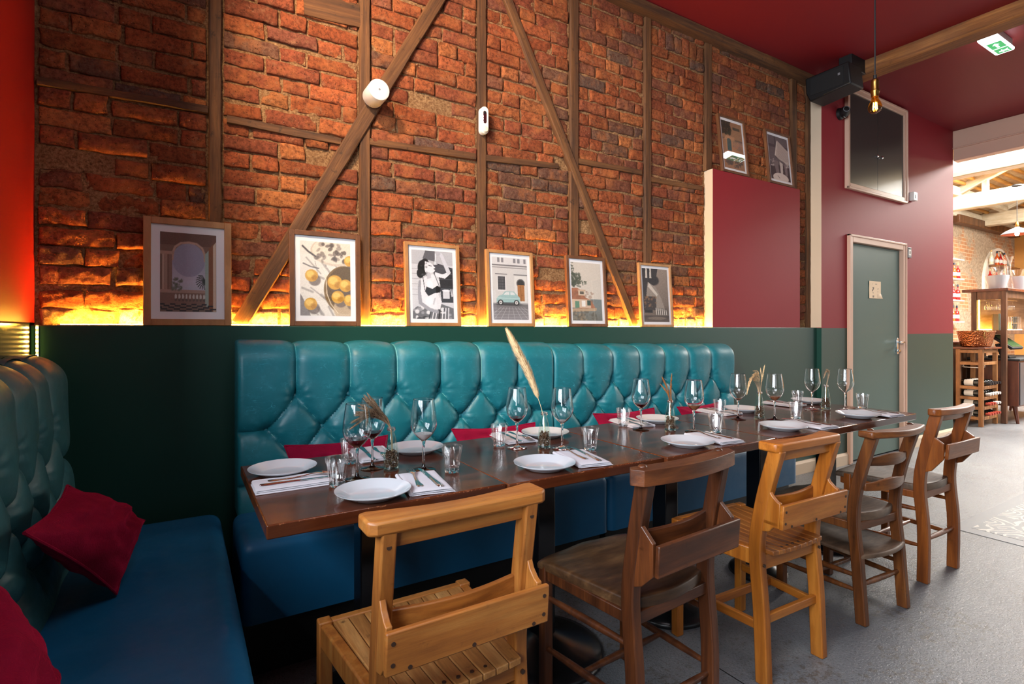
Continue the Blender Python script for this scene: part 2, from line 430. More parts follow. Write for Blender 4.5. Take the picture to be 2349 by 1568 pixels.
# ================================================================ the room
YW = 2.54      # face of the green wainscot
YB = 2.600     # mean face of the old brick
YP = 2.590     # face of the timber studs
YD = 2.50      # face of the wall with the door
XL = -0.46     # left wall
XJ = 4.641     # where the brick ends and the door wall steps forward
XE = 7.315     # end of the door wall
ZL = 1.215     # ledge on the wainscot
ZC = 3.365     # ceiling, near part
ZC2 = 3.40     # ceiling beyond the beam

studs_px = [(479, 508), (826, 850), (1098, 1116), (1309, 1328), (1480, 1495), (1619, 1634), (1816, 1829), (1852, 1866)]
studs = [(onY(a, 500, YP).x, onY(b, 500, YP).x) for a, b in studs_px]

def build_brick_wall():
    V, Fc, Cc, Mi = [], [], [], []
    r = random.Random(5)
    pal = [((146, 76, 44), 30), ((158, 86, 50), 24), ((136, 72, 48), 22), ((128, 76, 56), 16), ((112, 78, 62), 8), ((174, 104, 60), 9), ((98, 76, 64), 3)]
    bag = [c for c, w in pal for _ in range(w)]
    def N(p, s): return noise.noise((p[0] * s, p[1] * s, p[2] * s))
    def brick(x0, x1, z0, z1, col, dy, rot, rough):
        L, Hh = x1 - x0, z1 - z0
        if L < 0.02 or Hh < 0.02: return
        nu = max(4, int(L / 0.011)); nv = max(4, int(Hh / 0.011))
        us = [0, 0.0, 0.004] + [0.004 + (L - 0.008) * k / nu for k in range(1, nu)] + [L - 0.004, L, L]
        vs = [0, 0.0, 0.004] + [0.004 + (Hh - 0.008) * k / nv for k in range(1, nv)] + [Hh - 0.004, Hh, Hh]
        b = len(V); nU, nV = len(us), len(vs); cx, cz = (x0 + x1) / 2, (z0 + z1) / 2
        sd = r.uniform(0, 50); tilt = r.uniform(-0.03, 0.03); tl2 = r.uniform(-0.05, 0.05)
        chip = r.random() < 0.35; cu, cv = r.choice((0, L)), r.choice((0, Hh)); cr = r.uniform(0.02, 0.05)
        for i, u in enumerate(us):
            for j, v in enumerate(vs):
                ring = min(i, j, nU - 1 - i, nV - 1 - j)
                x, z = x0 + u - cx, z0 + v - cz
                du, dv = min(u, L - u), min(v, Hh - v); e = min(du, dv)
                wob = 0.006 * rough
                px_, pz_ = x0 + u, z0 + v
                x += wob * N((px_ + sd, pz_, 1.3), 22) * (1 - min(1, e / 0.03)); z += wob * N((px_, pz_ + sd, 7.7), 22) * (1 - min(1, e / 0.03))
                y = {0: 0.030, 1: 0.006}.get(ring, 0.0)
                if ring >= 2:
                    y += 0.004 * math.exp(-e / 0.008) + 0.0042 * rough * N((px_ + sd, pz_, 3.1), 34) + 0.0032 * rough * N((px_, pz_ + sd, 9.1), 85)
                    cd = N((px_ + sd, pz_ + 4, 2.2), 16)
                    if cd > 0.42: y += 0.02 * rough * (cd - 0.42)
                    y += tilt * x + tl2 * z
                    if chip:
                        dd = math.hypot(u - cu, v - cv)
                        if dd < cr: y += 0.016 * (1 - dd / cr)
                c, s_ = math.cos(rot), math.sin(rot)
                V.append((cx + x * c - z * s_, YB + dy + y, cz + x * s_ + z * c)); Cc.append(col)
        for i in range(nU - 1):
            for j in range(nV - 1):
                Fc.append((b + i * nV + j, b + (i + 1) * nV + j, b + (i + 1) * nV + j + 1, b + i * nV + j + 1)); Mi.append(0)
    xs = [XL + 0.004] + [v for s in studs for v in s] + [XJ]
    bays = [(xs[k], xs[k + 1]) for k in range(0, len(xs), 2)]
    for bi, (a, b_) in enumerate(bays):
        a += 0.010; b_ -= 0.010
        z = ZL + 0.002 + r.uniform(-0.02, 0.0); row = 0; top = ZC - 0.06
        while z < top:
            hh = r.uniform(0.061, 0.069); drop = r.uniform(-0.004, 0.004)
            soldier = bi in (2 - 1, 5) and z > top - 0.22 and z < top - 0.10
            if soldier:
                x = a
                while x < b_ - 0.03:
                    w = r.uniform(0.058, 0.068); c = bag[r.randrange(len(bag))]
                    cc = [lin(q) * r.uniform(0.85, 1.1) for q in c]
                    brick(x, min(x + w, b_), z, z + r.uniform(0.105, 0.118), cc, r.uniform(-0.006, 0.006), r.uniform(-0.03, 0.03), r.uniform(0.7, 1.2)); x += w + 0.013
                z += 0.128; row += 1; continue
            x = a; k = row % 2 + r.randrange(2)
            while x < b_ - 0.025:
                L = r.choice((0.215, 0.212, 0.218, 0.225)) if k % 2 == 0 else r.choice((0.102, 0.108, 0.15, 0.215))
                if x == a and row % 2: L = r.uniform(0.07, 0.16)
                x1 = x + L
                if b_ - x1 < 0.05: x1 = b_
                c = bag[r.randrange(len(bag))]; f = r.uniform(0.82, 1.12)
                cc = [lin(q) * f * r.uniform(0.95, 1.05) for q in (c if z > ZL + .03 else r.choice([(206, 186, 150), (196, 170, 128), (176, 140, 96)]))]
                rough = r.uniform(0.6, 1.3) * (1.7 if (z < 1.75 and bi == 0) else 1.25 if z < 1.5 else 1.0)
                if r.random() > 0.015:
                    brick(x, min(x1, b_), z + drop + r.uniform(-0.003, 0.003), z + hh + drop + r.uniform(-0.004, 0.003), cc,
                          r.uniform(-0.006, 0.007) * (1.6 if rough > 1.4 else 1), r.uniform(-0.018, 0.018), rough)
                x = x1 + r.uniform(0.007, 0.015); k += 1
            z += hh + r.uniform(0.007, 0.013); row += 1
    nb = len(V)
    # mortar bed
    nx, nz = 400, 170
    gx = np.linspace(XL, XJ, nx); gz = np.linspace(ZL - 0.02, ZC + 0.02, nz)
    for i in range(nx):
        for j in range(nz):
            p = (gx[i], gz[j], 0.0)
            y = YB + 0.0135 + 0.006 * N((p[0], p[1], 5.0), 26) + 0.005 * N((p[0], p[1], 8.0), 70)
            V.append((p[0], y, p[1])); Cc.append((0.3, 0.2, 0.13) if p[1] > ZL + .05 else (.6, .5, .34))
    for i in range(nx - 1):
        for j in range(nz - 1):
            Fc.append((nb + i * nz + j, nb + (i + 1) * nz + j, nb + (i + 1) * nz + j + 1, nb + i * nz + j + 1)); Mi.append(1)
    # solid backing
    me = bpy.data.meshes.new('wall_back'); me.from_pydata(V, [], Fc)
    me.materials.append(M['brick']); me.materials.append(M['mortar'])
    me.polygons.foreach_set('material_index', Mi); me.polygons.foreach_set('use_smooth', [True] * len(Fc))
    vcol(me, np.array(Cc)); me.update()
    o = bpy.data.objects.new('wall_back', me); C.objects.link(o); struct(o)
build_brick_wall()
struct(MB().span((XL - 0.3, 2.63, 0), (XJ, 2.85, ZC + 0.05)).build('wall_back_core', M['mortar']))

def timber(P0, P1, w, y0, y1, mat, name='trim_1', taper=0.0):
    """straight timber in the wall plane from P0 to P1 (x, z); grain along its length"""
    P0, P1 = Vector((P0[0], 0, P0[1])), Vector((P1[0], 0, P1[1])); d = P1 - P0; L = d.length
    n = max(8, int(L / 0.05)); mb = MB(); sd = rnd.uniform(0, 90); dep = y1 - y0
    sec = [(-.5, 1), (-.5, .12), (-.42, 0), (-.15, 0), (.15, 0), (.42, 0), (.5, .12), (.5, 1)]
    P = np.zeros((n + 1, len(sec), 3))
    for i in range(n + 1):
        z = -L / 2 + L * i / n
        for j, (a, b) in enumerate(sec):
            wx = w * (1 + 0.05 * noise.noise((z * 4 + sd, j * .3, 0)))
            P[i, j] = (a * wx + 0.003 * noise.noise((z * 9, sd, a)), -dep / 2 + b * dep + 0.0025 * noise.noise((z * 12, a * 9, sd)), z)
    mb.grid(P, flip=False)
    mb.add([tuple(P[0, j]) for j in range(8)], [tuple(range(8))]); mb.add([tuple(P[-1, j]) for j in range(8)], [tuple(range(8))[::-1]])
    o = mb.build(name, mat, smooth=True, sharp=40)
    o.location = ((P0 + P1) / 2) + Vector((0, (y0 + y1) / 2, 0))
    o.rotation_euler = (0, math.atan2(d.x, d.z), 0)
    return struct(o)
for i, (a, b) in enumerate(studs):
    timber(((a + b) / 2, ZL if i not in (5, 6) else 2.36), ((a + b) / 2, ZC), b - a, YP, 2.64, M['timber'])
def xz(px, py, Y=2.565): p = onY(px, py, Y); return (p.x, p.z)
a0, a1 = xz(551, 743), xz(1005, 0); k = (ZC - a0[1]) / (a1[1] - a0[1])
timber(a0, (a0[0] + (a1[0] - a0[0]) * k, ZC), 0.066, 2.578, 2.63, M['timber'])
a0, a1 = xz(1462, 745), xz(1172, 0); k = (ZC - a0[1]) / (a1[1] - a0[1])
timber(a0, (a0[0] + (a1[0] - a0[0]) * k, ZC), 0.056, 2.579, 2.63, M['timber'])
for p, q, w in (((80, 176), (478, 245), 0.032), ((522, 267), (786, 320), 0.036), ((852, 320), (1097, 355), 0.036), ((1118, 358), (1288, 378), 0.034),
                ((1334, 366), (1480, 393), 0.036), ((1497, 408), (1618, 430), 0.034), ((700, -3), (830, 30), 0.11)):
    timber(xz(*p), xz(*q), w, 2.592, 2.63, M['timber'])
xp = onY(1340, 0, 2.56).x
timber((0.9, ZC - 0.038), (XJ, ZC - 0.030), 0.07, 2.535, 2.66, M['timber'])

# ---- wainscot, ledge, raised burgundy panel
struct(MB().span((XL, YW, 0), (XJ, 2.63, ZL)).build('trim_2', M['green'], bevel=0.004))
pa, pb = onY(1635, 600, YW).x, onY(1835, 600, YW).x
mb = MB(); mb.span((pa, YW + 0.0005, ZL), (pb, 2.63, 2.363))
o = mb.build('trim_3', [M['burgundy'], M['cream']])
o.data.polygons[5].material_index = 1     # the plaster edge facing left
struct(o)
# ---- left wall pier with its glossy lower part
struct(MB().span((XL - 0.3, 1.45, 1.225), (XL, 2.66, ZC2)).build('wall_left', M['red_wall']))
struct(MB().span((XL - 0.3, 1.45, 0), (XL + 0.006, 2.505, 1.225)).build('trim_4', M['green_gloss'], bevel=0.006))
struct(MB().span((XL - 0.3, 2.505, 0), (XL - 0.012, 2.60, 1.225)).build('trim_5', M['green']))

# ---- door wall
XD0, XD1 = onY(1943, 800, YD).x, onY(2073.5, 800, YD).x     # outside of the door casing
ZD = 2.045
mb = MB()
def wallbox(x0, x1, z0, z1, mi): mb.span((x0, YD, z0), (x1, 2.72, z1), mi)
din0, din1, dz = XD0 + 0.05, XD1 - 0.05, ZD - 0.05
wallbox(XJ, din0, 1.211, ZC2, 0); wallbox(din1, XE, 1.155, ZC2, 0); wallbox(din0, din1, dz, ZC2, 0)
wallbox(XJ, din0, 0, 1.211, 1); wallbox(din1, XE, 0, 1.155, 1)
mb.span((XJ - 0.004, YD + 0.0005, ZL), (XJ, 2.62, ZC2 - 0.05), 2)
struct(mb.build('wall_right', [M['burgundy'], M['green'], M['cream']]))
struct(MB().span((XE, 2.62, 0), (XE + 0.03, 4.9, 3.4)).build('wall_partition', M['cream']))
# casing
cas = MB(); cw = 0.062
for x0, x1, z0, z1 in ((XD0, XD0 + cw, 0, ZD), (XD1 - cw, XD1, 0, ZD), (XD0 + cw, XD1 - cw, ZD - cw, ZD)):
    cas.span((x0, YD - 0.022, z0), (x1, YD + 0.03, z1))
cas.span((XD0 - 0.004, YD - 0.03, 0), (XD0 + 0.016, YD, ZD + 0.006)); cas.span((XD1 - 0.016, YD - 0.03, 0), (XD1 + 0.004, YD, ZD + 0.006)); cas.span((XD0 - 0.004, YD - 0.03, ZD - 0.014), (XD1 + 0.004, YD, ZD + 0.006))
struct(cas.build('trim_6', M['pink_cream'], bevel=0.004))
dr = bpy.data.objects.new('door_1', None); C.objects.link(dr); dr['kind'] = 'structure'
lx0, lx1 = XD0 + cw + 0.004, XD1 - cw - 0.004
MB().span((lx0, YD + 0.012, 0.012), (lx1, YD + 0.05, ZD - cw - 0.004)).build('door_leaf', M['door_green'], dr, bevel=0.003)
for z in (1.74, 1.13, 0.28):
    h = MB(); h.span((lx0 - 0.012, YD - 0.004, z - 0.05), (lx0 + 0.018, YD + 0.012, z + 0.05)); h.tube([(lx0 - 0.001, YD - 0.008, z - 0.05), (lx0 - 0.001, YD - 0.008, z + 0.05)], 0.007, 8)
    h.build('hinge', M['brass'], dr, smooth=True)
hp = onY(2056, 800, YD).x; hp = lx1 - 0.05
pl = MB().span((hp - 0.02, YD + 0.002, 0.955), (hp + 0.02, YD + 0.012, 1.115)).build('door_plate', M['chrome'], dr, bevel=0.003)
hb = MB(); hb.tube([(hp, YD + 0.01, 1.075), (hp, YD - 0.05, 1.075), (hp - 0.02, YD - 0.058, 1.075), (hp - 0.115, YD - 0.058, 1.072)], 0.0095, 10)
hb.tube([(hp, YD + 0.01, 0.99), (hp, YD - 0.012, 0.99)], 0.013, 12)
hb.build('door_handle', M['chrome'], dr, smooth=True)
# notice on the door (flat, slightly curling paper)
nx, nz = 24, 34
sx0, sx1 = onY(1996, 640, YD).x, onY(2023, 640, YD).x; sz0, sz1 = onY(2008, 684, YD).z, onY(2008, 644.5, YD).z
Pn = np.zeros((nx, nz, 3)); Cn = []
paper = [lin(c) for c in (218, 188, 152)]; ink = [lin(c) for c in (84, 62, 46)]
def inkat(u, v):
    if 0.80 < v < 0.86 and 0.3 < u < 0.68 and int(u * 40) % 2 == 0: return 0.5
    if (u - .34) ** 2 + ((v - .62) * 1.4) ** 2 < .004: return 1.0
    if abs(u - .32 - (v - .5) * .5) < .05 and .40 < v < .6: return 1.0
    if (u - .34) ** 2 + ((v - .33) * 1.4) ** 2 < .0016: return .9
    if abs(u - .34) < .06 and .06 < v < .18: return .9
    if (u - .74) ** 2 + ((v - .57) * 1.4) ** 2 < .002: return .9
    if abs(u - .74) < .035 and (.06 < v < .26 or abs(v - .41) < .02 or abs(v - .33) < .02): return .7
    return 0.0
for i in range(nx):
    for j in range(nz):
        u, v = i / (nx - 1), j / (nz - 1)
        Pn[i, j] = (sx0 + (sx1 - sx0) * u, YD + 0.009 - 0.004 * (1 - u) * abs(v - .5) - (0.02 * max(0, u - .8) * 5 * max(0, .3 - v) * 3), sz0 + (sz1 - sz0) * v)
        k = inkat(u, v); Cn.append([paper[c] * (1 - k) + ink[c] * k for c in range(3)])
mb = MB().grid(Pn); o = mb.build('door_notice', M['print'], smooth=True); vcol(o.data, Cn)
tag(o, 'small cream paper notice with two dark pictograms stuck on the grey-green door', 'notice')
# skirting
for x0, x1, y in ((3.45, XJ, YW), (XJ, XD0, YD), (XD1, XE + 0.012, YD)):
    s_ = MB(); s_.prism([(y - 0.018, 0), (y, 0), (y, 0.105), (y - 0.008, 0.105), (y - 0.018, 0.085)][::-1], x0, x1, 'x'); struct(s_.build('baseboard_back', M['cream']))

# ---- ceiling, beam, header
struct(MB().span((XL - 0.3, -4.2, ZC), (4.70, 2.85, ZC + 0.12)).build('ceiling', M['ceiling']))
struct(MB().span((4.70, -4.2, ZC2), (XE + 0.14, 2.75, ZC2 + 0.12)).build('ceiling_far', M['ceiling']))
bm = MB(); n = 40; sec = [(0, .0), (0, -.125), (.012, -.14), (.15, -.14), (.16, -.125), (.16, 0)]
P = np.zeros((n + 1, len(sec), 3))
for i in range(n + 1):
    y = -4.1 + (2.50 + 4.1) * i / n
    for j, (x, z) in enumerate(sec):
        P[i, j] = (4.69 + x + 0.006 * noise.noise((y * 3, x * 9, 2)), y, ZC2 - 0.002 + z + 0.006 * noise.noise((y * 4, z * 9, 8)) * (1 if z < -.01 else 0))
bm.grid(P); bm.add([tuple(P[0, j]) for j in range(6)], [tuple(range(6))]); bm.add([tuple(P[-1, j]) for j in range(6)], [tuple(range(6))[::-1]])
struct(bm.build('ceiling_beam', M['beam'], smooth=True))
hd = MB(); hd.span((XE - 0.012, -4.2, 3.205), (XE + 0.13, YD - 0.001, ZC2 - 0.001)); hd.span((XE, -4.2, 3.07), (XE + 0.12, YD - 0.001, 3.205)); hd.span((XE - 0.02, -4.2, 3.20), (XE + 0.13, YD - 0.001, 3.214))
struct(hd.build('trim_7', M['pink_cream'], bevel=0.004))

# ---- floor
struct(MB().span((XL - 0.4, -4.3, -0.08), (18.2, 5.0, 0.0)).build('floor', M['floor']))
for a_, b_ in (((3.950, -4.1, .0), (3.954, 2.45, .0006)), ((1.62, -4.1, .0), (1.624, 2.0, .0006))): struct(MB().span(a_, b_).build('floor_joint', M['black']))
def mk_inlay():
    t = NT('patterned_floor_panel'); co = t.coord('Object')
    wn_ = t.n('TexNoise', None, Scale=3.5); t.put(wn_.inputs['Vector'], co); va = t.n('VectorMath', {'operation': 'MULTIPLY_ADD'}); t.put(va.inputs[0], wn_.outputs[1]); va.inputs[1].default_value = (.22, .22, 0); t.put(va.inputs[2], co)
    vo = t.n('TexVoronoi', {'distance': 'EUCLIDEAN'}); t.put(vo.inputs['Vector'], va.outputs[0]); vo.inputs['Scale'].default_value = 4.2; vo.inputs['Randomness'].default_value = 0.35
    nz = t.noise(co, 3.0, 3)
    d = t.math('ADD', vo.outputs['Distance'], t.math('MULTIPLY', nz, 0.45))
    s_ = t.math('SINE', t.math('MULTIPLY', d, 40.0))
    pat = t.ramp(s_, [(0.46, 0.0), (0.54, 1.0)])
    grain = t.noise(co, 160.0, 3)
    base = t.mix(pat, rgb(92, 92, 94), rgb(196, 190, 178))
    base = t.mix(t.ramp(grain, [(0.4, 0.35), (0.6, 0.0)]), base, rgb(90, 88, 86))
    bs = t.bsdf(Base_Color=base, Roughness=0.5); t.put(bs.inputs['Normal'], t.bump(grain, 0.25, 0.003)); return t.mat
ix, iy = 3.96, 1.372
fl = thing('floor_inlay', 'patterned cream and grey swirl panel set into the grey floor', 'floor panel', (ix, iy, 0))
MB().span((0.10, -2.35, 0.0005), (2.4, -0.075, 0.003)).build('patterned_field', mk_inlay(), fl)
b_ = MB(); b_.span((0, -2.5, 0.0), (0.10, 0, 0.002)); b_.span((0.10, -0.075, 0.0), (2.5, 0, 0.002)); b_.span((0.10, -2.5, 0.0), (2.5, -2.35, 0.002)); b_.span((2.4, -2.35, 0.0), (2.5, -0.075, 0.002))
b_.build('border', m_plain('dark_grey_border', rgb(98, 98, 102), 0.5, var=0.15, nscale=40, bump=0.2, bscale=150), fl)

# ---- shopfront side of the room (left of and behind the photographer): sill, mullions, front wall
struct(MB().span((XL - 0.3, -4.2, 0), (XL, 1.45, 0.95)).build('wall_left_sill', M['green']))
struct(MB().span((XL - 0.3, -4.2, 3.1), (XL, 1.45, ZC)).build('wall_left_head', M['red_wall']))
struct(MB().span((XL - 0.3, -4.2, 0.95), (XL, -0.75, 3.1)).build('wall_left_rear', M['red_wall']))
w1 = MB()
for y in (-0.75, -0.02, 0.71, 1.39): w1.span((XL - 0.28, y, 0.95), (XL - 0.20, y + 0.06, 3.1))
for z in (0.95, 2.42, 3.05): w1.span((XL - 0.28, -0.75, z), (XL - 0.20, 1.45, z + 0.05))
struct(w1.build('window_1', M['black']))
fw = MB(); fw.span((XL - 0.3, -4.4, 0), (XE + 0.1, -4.2, 0.9)); fw.span((XL - 0.3, -4.4, 3.0), (XE + 0.1, -4.2, ZC2)); fw.span((XL - 0.3, -4.4, 0.9), (1.6, -4.2, 3.0)); fw.span((5.6, -4.4, 0.9), (XE + 0.1, -4.2, 3.0))
struct(fw.build('wall_front', M['green']))
w2 = MB()
for x in (1.6, 2.9, 4.2, 5.54): w2.span((x, -4.34, 0.9), (x + 0.06, -4.27, 3.0))
w2.span((1.6, -4.34, 2.2), (5.6, -4.27, 2.26)); struct(w2.build('window_2', M['black']))
# ================================================================ tufted seating
def tuft_panel(L, zb, zt, n, T, rows, parent, mat, drop=0.0, skip_bottom=True, A=0.027, seam_mat=None, edge_left=True, slant=0.0):
    """Buttoned backrest in local coords: x 0..L along the wall, face towards -y, back of it at y=0, T thick. rows: z of the button rows (top first)"""
    p = L / n; R = 0.075
    # crease segments in (x, z)
    segs, btn = [], []
    ztop = zt + 0.3
    for k in range(1, n): segs.append(((p * k, rows[0]), (p * k, ztop)))
    for ri, rz in enumerate(rows):
        pts = [p * k for k in range(1, n)] if ri % 2 == 0 else [p * (k + .5) for k in range(n)]
        btn += [(x, rz) for x in pts]
        if ri + 1 < len(rows):
            for x in pts:
                for s in (-1, 1):
                    x2 = x + s * p / 2
                    if 0.02 < x2 < L - 0.02: segs.append(((x, rz), (x2, rows[ri + 1])))
        if ri % 2 == 1:
            segs.append(((0, rz), (pts[0], rz))); segs.append(((L, rz), (pts[-1], rz)))
    # profile: path length s -> (y, z, normal)
    flat = zt - R - zb; arc = PI / 2 * R; topl = T - R
    S = []; ds = 0.0085
    m1 = int(flat / ds); m2 = int(arc / (ds * .8)); m3 = 5
    for i in range(m1 + 1): S.append((-T, zb + flat * i / m1, -1, 0, zb + flat * i / m1))
    for i in range(1, m2 + 1):
        a = PI / 2 * i / m2; S.append((-T + R - R * math.cos(a), zt - R + R * math.sin(a), -math.cos(a), math.sin(a), zb + flat + arc * i / m2))
    for i in range(1, m3 + 1): S.append((-T + R + topl * i / m3, zt, 0, 1, zb + flat + arc + topl * i / m3))
    S = np.array(S); S[:, 0] += slant * (S[:, 1] - zb) / (zt - zb) * (S[:, 0] < -slant * 1.2); nx = int(L / 0.0085)
    e = np.concatenate([[0, 0.0015, 0.004, 0.008, 0.013, 0.02], np.linspace(0.03, L - 0.03, nx - 10), L - np.array([0.02, 0.013, 0.008, 0.004, 0.0015, 0])])
    X, Z = np.meshgrid(e, S[:, 4], indexing='ij')
    def height(X, Z):
        D = np.full(X.shape, 9.0)
        for (x0, z0), (x1, z1) in segs:
            dx, dz = x1 - x0, z1 - z0; t = np.clip(((X - x0) * dx + (Z - z0) * dz) / (dx * dx + dz * dz), 0, 1)
            D = np.minimum(D, np.hypot(X - x0 - t * dx, Z - z0 - t * dz))
        Bd = np.full(X.shape, 9.0)
        for x, z in btn: Bd = np.minimum(Bd, np.hypot(X - x, Z - z))
        h = A * (0.72 * (1 - np.exp(-D / 0.020)) + 0.42 * (1 - np.exp(-D / 0.06))) - 0.006 * np.exp(-(D / 0.004) ** 2) - 0.026 * np.exp(-(Bd / 0.028) ** 2)
        for x, z in btn:                       # radial puckers round the buttons
            ang = np.arctan2(Z - z, X - x); rr = np.hypot(X - x, Z - z)
            h = h + 0.0026 * np.sin(ang * 9 + x * 40) * np.exp(-((rr - 0.035) / 0.026) ** 2)
        return h + 0.004 * np.sin(X * 17 + Z * 9) * np.sin(Z * 13 - X * 5)
    hgt = height(X, Z)
    re = 0.022
    ed = np.minimum(X, L - X); edge = np.where(ed < re, re - np.sqrt(np.maximum(0, re * re - (re - ed) ** 2)), 0)
    hgt = hgt - edge
    base_y, base_z = S[:, 0][None, :], S[:, 1][None, :]
    P = np.stack([X, base_y + S[:, 2][None, :] * hgt, base_z + S[:, 3][None, :] * hgt * 0.6 - drop * X / L], axis=2)
    # side skirts back to the wall
    lo = P[:1].copy(); lo[:, :, 1] = 0.0; lo[:, :, 2] = np.minimum(lo[:, :, 2], zt - 0.004)
    hi = P[-1:].copy(); hi[:, :, 1] = 0.0; hi[:, :, 2] = np.minimum(hi[:, :, 2], zt - 0.004)
    P = np.concatenate([lo, P, hi], axis=0)
    o = MB().grid(P, flip=False).build('backrest', mat, parent, smooth=True, sharp=60)
    for x, z in btn:
        i = int(np.argmin(abs(e - x))); j = int(np.argmin(abs(S[:, 4] - z)))
        q = P[i + 1, j]
        b = MB(); b.lathe([(0, 0.0065), (0.005, 0.006), (0.0095, 0.003), (0.0105, -0.001), (0.009, -0.006)], 14, axis='-y')
        bo = b.build('button', mat, parent, smooth=True); bo.location = (q[0], q[1] - 0.003, q[2])
    # seam piping over the vertical folds
    sm = MB()
    j0 = int(np.argmin(abs(S[:, 4] - rows[0])))
    for k in range(1, n):
        i = int(np.argmin(abs(e - p * k))) + 1
        sm.tube([P[i, j] + np.array([0.0045, -0.003 * abs(S[j, 2]), 0.002 * S[j, 3]]) for j in range(j0 + 4, P.shape[1], 2)], 0.0022, 6)
    for (x0, z0), (x1, z1) in segs:
        if z1 > zt or abs(x0 - x1) < 1e-6: continue
        tt = np.linspace(0.14, 0.86, 16); xx, zz = x0 + (x1 - x0) * tt, z0 + (z1 - z0) * tt
        hh_ = height(xx, zz); hh_ = np.convolve(np.pad(hh_, 2, 'edge'), np.ones(5) / 5, 'valid')
        sl_ = slant * (zz - zb) / (zt - zb)
        sm.tube([(x, -T + s_ - h - .0022, z - drop * x / L + .002) for x, z, h, s_ in zip(xx, zz, hh_, sl_)], 0.0017, 6)
    sm.build('seam', seam_mat or M['piping'], parent, smooth=True)
    return o

def seat_block(x0, x1, y0, y1, z0, z1, parent, mat, r=0.05, name='seat', crown=0.012):
    """upholstered block, generously rounded"""
    nx, ny = max(14, int((x1 - x0) / 0.05)), max(14, int((y1 - y0) / 0.05))
    bm = bmesh.new(); bmesh.ops.create_cube(bm, size=1.0)
    bmesh.ops.scale(bm, vec=(x1 - x0, y1 - y0, z1 - z0), verts=bm.verts)
    bmesh.ops.translate(bm, vec=((x0 + x1) / 2, (y0 + y1) / 2, (z0 + z1) / 2), verts=bm.verts)
    bmesh.ops.bevel(bm, geom=[e for e in bm.edges if max(v.co.z for v in e.verts) > z1 - 0.01 or abs(e.verts[0].co.z - e.verts[1].co.z) > 0.05], offset=r, segments=6, profile=0.6, affect='EDGES')
    me = bpy.data.meshes.new(name); bm.to_mesh(me); bm.free()
    me.materials.append(mat); me.polygons.foreach_set('use_smooth', [True] * len(me.polygons)); me.set_sharp_from_angle(angle=math.radians(60))
    o = bpy.data.objects.new(name, me); C.objects.link(o); o.parent = parent
    return o

rows = [0.918, 0.784, 0.650, 0.560]
b1 = thing('banquette', 'left half of the long teal buttoned leather banquette, beside the red wall corner', 'banquette', (0.193, YW, 0))
tuft_panel(1.556, 0.45, 1.140, 7, 0.125, rows, b1, M['leather'], drop=0.028)
b2 = thing('banquette', 'far half of the long teal buttoned leather banquette, towards the door', 'banquette', (1.752, YW, 0))
tuft_panel(1.570, 0.45, 1.104, 7, 0.125, [r - 0.012 for r in rows], b2, M['leather'], drop=0.022)
for b, x0, x1 in ((b1, 0.172 - 0.193, 1.80 - 0.193), (b2, 1.808 - 1.752, 3.43 - 1.752)):
    seat_block(x0, x1, 2.0 - YW, -0.158, 0.20, 0.475, b, M['vinyl'], 0.042)
    MB().span((x0 + 0.01, 2.05 - YW, 0.0), (x1 - 0.02, -0.005, 0.205)).build('plinth', M['black'], b)
# bench along the left wall
b3 = thing('wall_bench', 'blue seated buttoned bench along the red left wall with velvet cushions', 'bench', (XL + 0.008, 0.30, 0), -PI / 2 + PI)
b3.rotation_euler = (0, 0, 0)
# local frame: its backrest runs along +Y, so rotate a panel that was built along +X facing -y into one facing +x
piv = bpy.data.objects.new('x', None)
def bench_build():
    n0 = set(bpy.data.objects)
    L = 2.02
    tuft_panel(L, 0.45, 1.10, 10, 0.140, [0.90, 0.775, 0.650, 0.56], b3, M['leather_bench'], seam_mat=M['piping'], slant=0.045)
    R = Matrix.Rotation(PI / 2, 4, 'Z')
    for o in set(bpy.data.objects) - n0:
        if o.parent == b3:
            if o.type == 'MESH' and o.name.startswith('button'): o.location = R @ o.location; o.rotation_euler = (0, 0, PI / 2)
            else: o.data.transform(R)
    seat_block(0.09, 0.587, -0.0, 2.15, 0.20, 0.475, b3, M['vinyl'], 0.055)
    MB().span((0.02, 0.02, 0), (0.555, 2.10, 0.205)).build('plinth', M['black'], b3)
bench_build()
bpy.data.objects.remove(piv)

